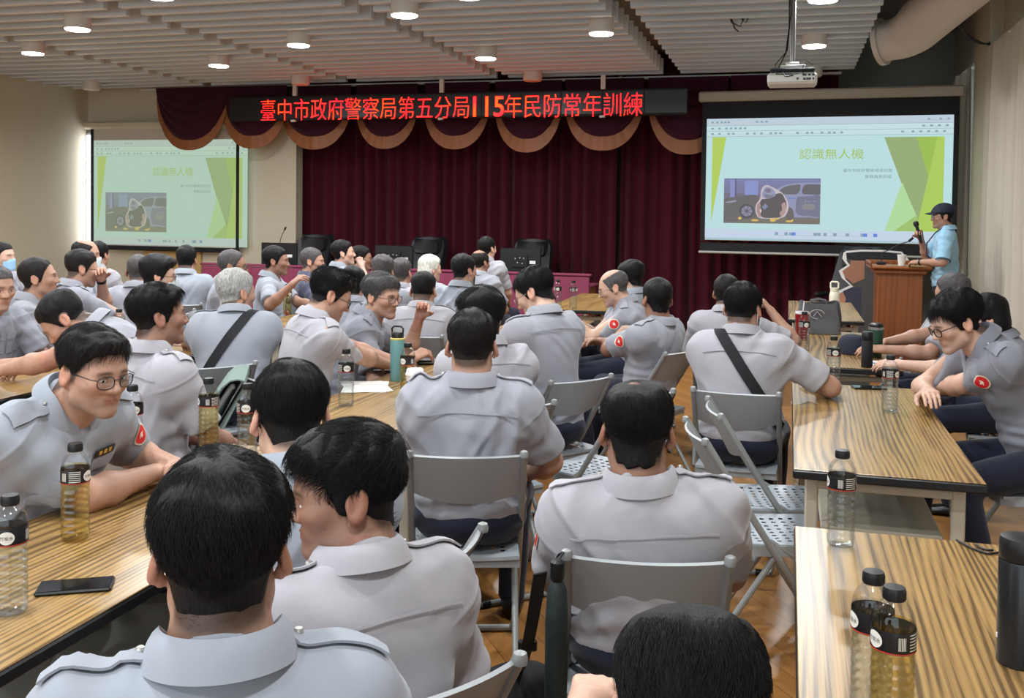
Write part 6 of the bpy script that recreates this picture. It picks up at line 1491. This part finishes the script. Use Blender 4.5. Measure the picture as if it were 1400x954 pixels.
iv = lathe_thing('sports_flask', 'ivory bottle with a square carry handle on the far right table', 'flask', at_z(1140, 436, .7402), [('flask_body', [(.037, 0), (.040, .004), (.040, .20), (.034, .222), (.030, .230)], M_ivory), ('lid', [(.033, .228), (.033, .258), (.001, .259)], M_ivory)])
g = MB(); g.tube([(-.030, 0, .255), (-.031, 0, .300), (-.022, 0, .308), (.022, 0, .308), (.031, 0, .300), (.030, 0, .255)], .007, 8); g.build('carry_handle', M_ivory, iv)
M_green = mat('dark_green_enamel', (32, 70, 56), .35)
gt = lathe_thing('travel_tumbler', 'dark green tumbler with a steel rim on the right table', 'tumbler', at_z(1197, 488, .7402), [('tumbler_body', [(.033, 0), (.035, .003), (.044, .165), (.0445, .17)], M_green), ('steel_rim', [(.0448, .168), (.0455, .170), (.0455, .182), (.043, .184)], mat('steel_rim', (176, 178, 178), .25, .8)), ('lid', [(.043, .182), (.043, .196), (.030, .206), (.001, .207)], M_black)])
g = MB()
for z in (.05, .07, .09, .11): g.box((-.038-.06*(z-.05), -.012, z), (.003, .006, .012), .001)
g.build('white_print', mat('tumbler_print', (200, 206, 200), .5), gt)
lathe_thing('thermos', 'slim black thermos standing beside the green tumbler', 'flask', at_z(1185, 502, .7402), [('flask_body', [(.029, 0), (.031, .003), (.031, .150), (.030, .152)], M_blackm), ('lid', [(.0305, .153), (.0315, .155), (.0315, .196), (.028, .202), (.001, .203)], M_black)])
bt = lathe_thing('thermos', 'tall black thermos at the lower right edge on the nearest right table', 'flask', at_z(1384, 905, .7402)+np.array([.01, 0, 0]), [('flask_body', [(.036, 0), (.039, .003), (.039, .196), (.0375, .200)], mat('thermos_black', (26, 27, 30), .28)), ('lid', [(.037, .201), (.0385, .203), (.0385, .222), (.0385, .234), (.036, .243), (.020, .247), (.001, .247)], M_black)], 36)
MB().box((-.0395, -.006, .052), (.003, .004, .010), .001).build('white_sticker', M_labw, bt)
# ---- phones, papers, caps, bags
def phone(loc, rz, label, w=.076, l=.158, col=(20, 20, 23)):
    e = empty('phone', tuple(loc), rz, label, 'phone'); MB().box((0, 0, .0045), (w, l, .009), .004).build('case', M_black, e)
    MB().box((0, 0, .0093), (w-.006, l-.006, .0008), .0003).build('glass_screen', mat('phone_glass', col, .06), e); g = MB(); g.lathe([(.0012, .0097), (.002, .0099), (.0005, .0102)], 10); g.build('camera_dot', M_blackm, e, (0, l/2-.009, 0)); return e
ph = at_z(103, 804, .7402); phone(ph, math.radians(-60), 'black phone lying face up on the near left table')
phone(at_z(1188, 531, .7402), math.radians(-78), 'black phone lying at the far edge of the right table, by two water bottles')
ps = empty('papers', tuple(at_z(500, 529, .7402)), math.radians(20), 'white sheets of paper on the middle table before the smiling man', 'paper')
for k in range(3):
    g = MB(); g.sheet(lambda u, v: ((u-.5)*.21, (v-.5)*.297, .0012+.0012*k+.002*math.sin(u*3+k)*v), 6, 6, .0006); o = g.build('paper_sheet', M_labw, ps); o.rotation_euler = (0, 0, .12*k)
pn = at_z(536, 505, .7402); e = empty('tablet', tuple(pn), math.radians(-68), 'dark tablet in a folded cover behind the white papers', 'tablet'); MB().box((0, 0, .005), (.13, .20, .010), .004).build('cover', M_black, e); MB().box((0, 0, .0105), (.115, .18, .001), .0004).build('glass_screen', mat('tablet_glass', (30, 30, 34), .08), e)
wl = at_z(593, 497, .7402); e = empty('wallet', tuple(wl), math.radians(-70), 'black wallet lying on the middle table beyond the coffee cup', 'wallet'); MB().box((0, 0, .012), (.10, .19, .024), .009).build('outer_leather', M_lea, e); MB().box((.052, 0, .012), (.004, .16, .003), .001).build('zip', M_tube, e)
def cap_thing(loc, rz, label):
    e = empty('peaked_cap', tuple(loc), rz, label, 'cap'); g = MB()
    g.sheet(lambda u, v: (math.cos(2*PI*u)*.088*math.cos(v*PI/2*.98)**.55, math.sin(2*PI*u)*.098*math.cos(v*PI/2*.98)**.55, .004+.112*math.sin(v*PI/2)**.9), 33, 12, .003); g.build('crown', M_cap, e, smooth=60)
    b = MB(); b.sheet(lambda u, v: ((u*2-1)*.080*(1-.22*v*v), .080+.085*v-.055*(2*u-1)**2*(1+.2*v), .016-.008*v-.006*(2*u-1)**2), 15, 7, .004); b.build('brim', M_cap, e, smooth=60)
    t = MB()
    for i in range(9):
        a = 2*PI*i/9; r_ = .017 if i % 2 == 0 else .011; t.tube([(r_*.3*math.cos(a), .096, .058+r_*.3*math.sin(a)), (r_*math.cos(a), .094, .058+r_*math.sin(a))], .0035, 6)
    t.build('gold_emblem', mat('cap_gold', (204, 176, 70), .4, .3), e); MB().lathe([(.001, .117), (.006, .118), (.007, .114)][::-1], 10).build('cap_button', M_cap, e); return e
c_ = at_z(1166, 483, .7402); cap_thing(c_, math.radians(55), 'navy cap with a gold emblem lying on the right table')
c_ = at_z(240, 473, .7402); cap_thing((-3.52, 4.70, .7402), math.radians(-60), 'navy cap lying on the left table beside the grey-haired man with the strap')
tb = at_z(1115, 456, .7402); e = empty('tote_bag', (tb[0]+.02, tb[1]+.05, .7425), math.radians(6), 'slouching grey cloth bag on the right table behind the red tumbler', 'bag')
M_tote = mat('grey_canvas', (92, 92, 94), .85, bump=(24, .5, .01)); g = MB()
def tf(u, v):
    a = 2*PI*u; c, s2 = math.cos(a), math.sin(a); e_ = .35; x = abs(c)**e_*math.copysign(1, c)*.145*(1+.03*math.sin(5*v)); y = abs(s2)**.6*math.copysign(1, s2)*.075*(1-.55*v); return (x+.012*math.sin(3*v+u*9), y+.010*math.sin(7*v+u*14), .225*v*(1+.05*math.sin(u*14)))
g.sheet(tf, 41, 12, .003); g.add([tf(i/40, 0) for i in range(40)], [list(range(40))[::-1]]); g.build('bag_cloth', M_tote, e, smooth=60)
h2 = MB()
for y in (-.025, .025): h2.tube([(-.06, y, .20), (-.05, y*1.4, .235), (0, y*1.9, .245), (.05, y*1.4, .235), (.06, y, .20)], .007, 6)
h2.build('bag_handle', M_tote, e); lg = MB(); lg.tube([(.05*math.cos(t)-.02, -.068, .14+.032*math.sin(t)) for t in np.linspace(.2, 4.8, 16)], .003, 5); lg.tube([(-.045, -.068, .125), (-.02, -.068, .160), (.010, -.068, .125)], .003, 5); lg.build('printed_emblem', mat('bag_print', (176, 176, 178), .7), e)
wt = at_z(1203, 498, .7402); e = empty('notepad', tuple(wt), math.radians(-10), 'small white notepad beside the green tumbler', 'notepad'); MB().box((0, 0, .004), (.13, .17, .008), .002).build('pages', M_labw, e); MB().box((-.02, -.03, .0084), (.07, .06, .0008), .0002).build('printed_block', mat('pad_blue', (84, 104, 140), .6), e)
# red cloth bag in the hands of the balding man
rb = PEOPLE[35]; w_ = rb['R'] @ (rb['J']['WL']+np.array([.10, -.03, -.11]))+np.array([rb['base'][0], rb['base'][1], 0])
e = empty('red_bag', tuple(w_), .3, 'red and black folded pouch held in the lap of the balding man', 'bag'); g = MB()
V, Q = polygonise(lambda p: smin(s_ell(p, (0, 0, 0), (.10, .07, .05)), s_ell(p, (.05, .04, -.03), (.07, .05, .06)), .03)+.010*wave(p, 5, 9), (-.16, -.14, -.14), (.17, .14, .1), .007); link('pouch', np_mesh('pouch', V, Q, mat('pouch_red', (178, 28, 36), .6)), e)
V, Q = polygonise(lambda p: s_ell(p, (-.02, -.02, .03), (.07, .045, .04))+.010*wave(p, 8, 9), (-.13, -.1, -.05), (.1, .1, .11), .007); link('lining', np_mesh('lining', V, Q, M_blackm), e)
# black charging cable on the nearest right table
p0 = at_z(1308, 738, .744); p1 = at_z(1330, 752, .744); p2 = at_z(1352, 757, .744); p3 = at_z(1400, 748, .744); g = MB(); g.tube(bez(p0, p1, p2, 10)+bez(p2, (p2+p3)/2+np.array([0, -.01, 0]), p3, 8)[1:], .003, 6)
q0 = at_z(1335, 744, .744); g.tube(bez(q0, at_z(1340, 752, .744), at_z(1358, 752, .744), 8), .003, 6); o = g.build('charging_cable', M_black); tag(o, 'thin black charging cable beside the tall black thermos', 'cable')
# jacket over the empty chair in the left row
jk = [c for c in COL.objects if c.get('label', '').startswith('grey folding chair under the man bent over')][0]
M_jk = cloth_mat('jacket_grey_green', (104, 122, 116)); g = MB()
def jf(u, v):
    x = (u*2-1)*(.225+.05*abs(v*2-1)+.015*math.sin(v*7)); s3 = v*2-1; d_ = abs(s3); sg = 1 if s3 > 0 else -1; arc = min(1, d_/.16)
    z = .838-.028*(1-math.cos(arc*PI/2))-.46*max(0, d_-.10)+.018*math.sin(u*7+sg)*max(0, d_-.1)
    y = -.268+.6375*(.80-max(z, .45))*.9+sg*(.046*math.sin(arc*PI/2)+.015*d_)+.016*math.sin(u*15+2*sg)*d_
    return (x, y, z)
g.sheet(jf, 31, 31, .006); o = g.build('jacket', M_jk, None, tuple(jk.location), jk.rotation_euler.z, smooth=60); tag(o, 'grey green jacket hung over the chair back of the bent-over man', 'jacket')
# black bag with a long strap standing beside the chair of the man with the whorl
ck = [c for c in COL.objects if 'whorl in the centre' in c.get('label', '') and c.name.startswith('folding_chair')][0]; cm = Matrix.Translation(ck.location) @ Matrix.Rotation(ck.rotation_euler.z, 4, 'Z')
fb = at_z(706, 948, .12); e = empty('shoulder_bag', (fb[0], fb[1], 0), .4, 'black bag on the floor whose long strap hangs on a chair post', 'bag')
V, Q = polygonise(lambda p: s_ell(p, (0, 0, .10), (.16, .09, .115))+.008*wave(p, 4, 6), (-.22, -.14, -.03), (.22, .14, .26), .01); V[:, 2] = np.maximum(V[:, 2], .002); link('bag_cloth', np_mesh('bag_cloth', V, Q, M_strap), e)
tp = np.array(cm @ Vector((-.245, -.265, .76))); b0 = np.array([fb[0], fb[1], .18]); iv_ = Matrix.Rotation(-.4, 4, 'Z') @ Matrix.Translation((-fb[0], -fb[1], 0)); P = []
for t in np.linspace(0, 1, 14):
    p = b0+(tp-b0)*t; p = p+np.array([0, 0, -.05*math.sin(PI*t)]); P.append(np.array(iv_ @ Vector(p)))
P = np.array(P); sd_ = np.array([.9, .45, 0])*.019; g = MB(); g.slab(np.stack([P-sd_, P, P+sd_], 1), .003); g.build('long_strap', M_strap, e); g = MB(); g.box(tuple(P[7]), (.05, .02, .03), .004); g.build('strap_buckle', M_black, e)
sp = empty('umbrella', tuple(cm @ Vector((-.205, -.30, .0))), ck.rotation_euler.z, 'dark green furled umbrella hanging on the chair back in the centre', 'umbrella')
g = MB(); g.lathe([(.006, .04), (.022, .06), (.025, .30), (.026, .66), (.022, .74), (.010, .76)], 14); g.build('furled_canopy', mat('umbrella_green', (26, 38, 38), .6, bump=(40, .4, .004)), sp); g = MB(); g.lathe([(.012, .755), (.016, .765), (.016, .80), (.010, .806), (.001, .807)], 14); g.tube([(0, 0, .80), (.012, .02, .815), (.0, .045, .80), (-.012, .02, .79), (0, 0, .80)], .003, 6); g.build('umbrella_handle', M_black, sp); MB().tube([(0, 0, .004), (0, 0, .05)], .004, 8).build('tip', M_tube, sp)
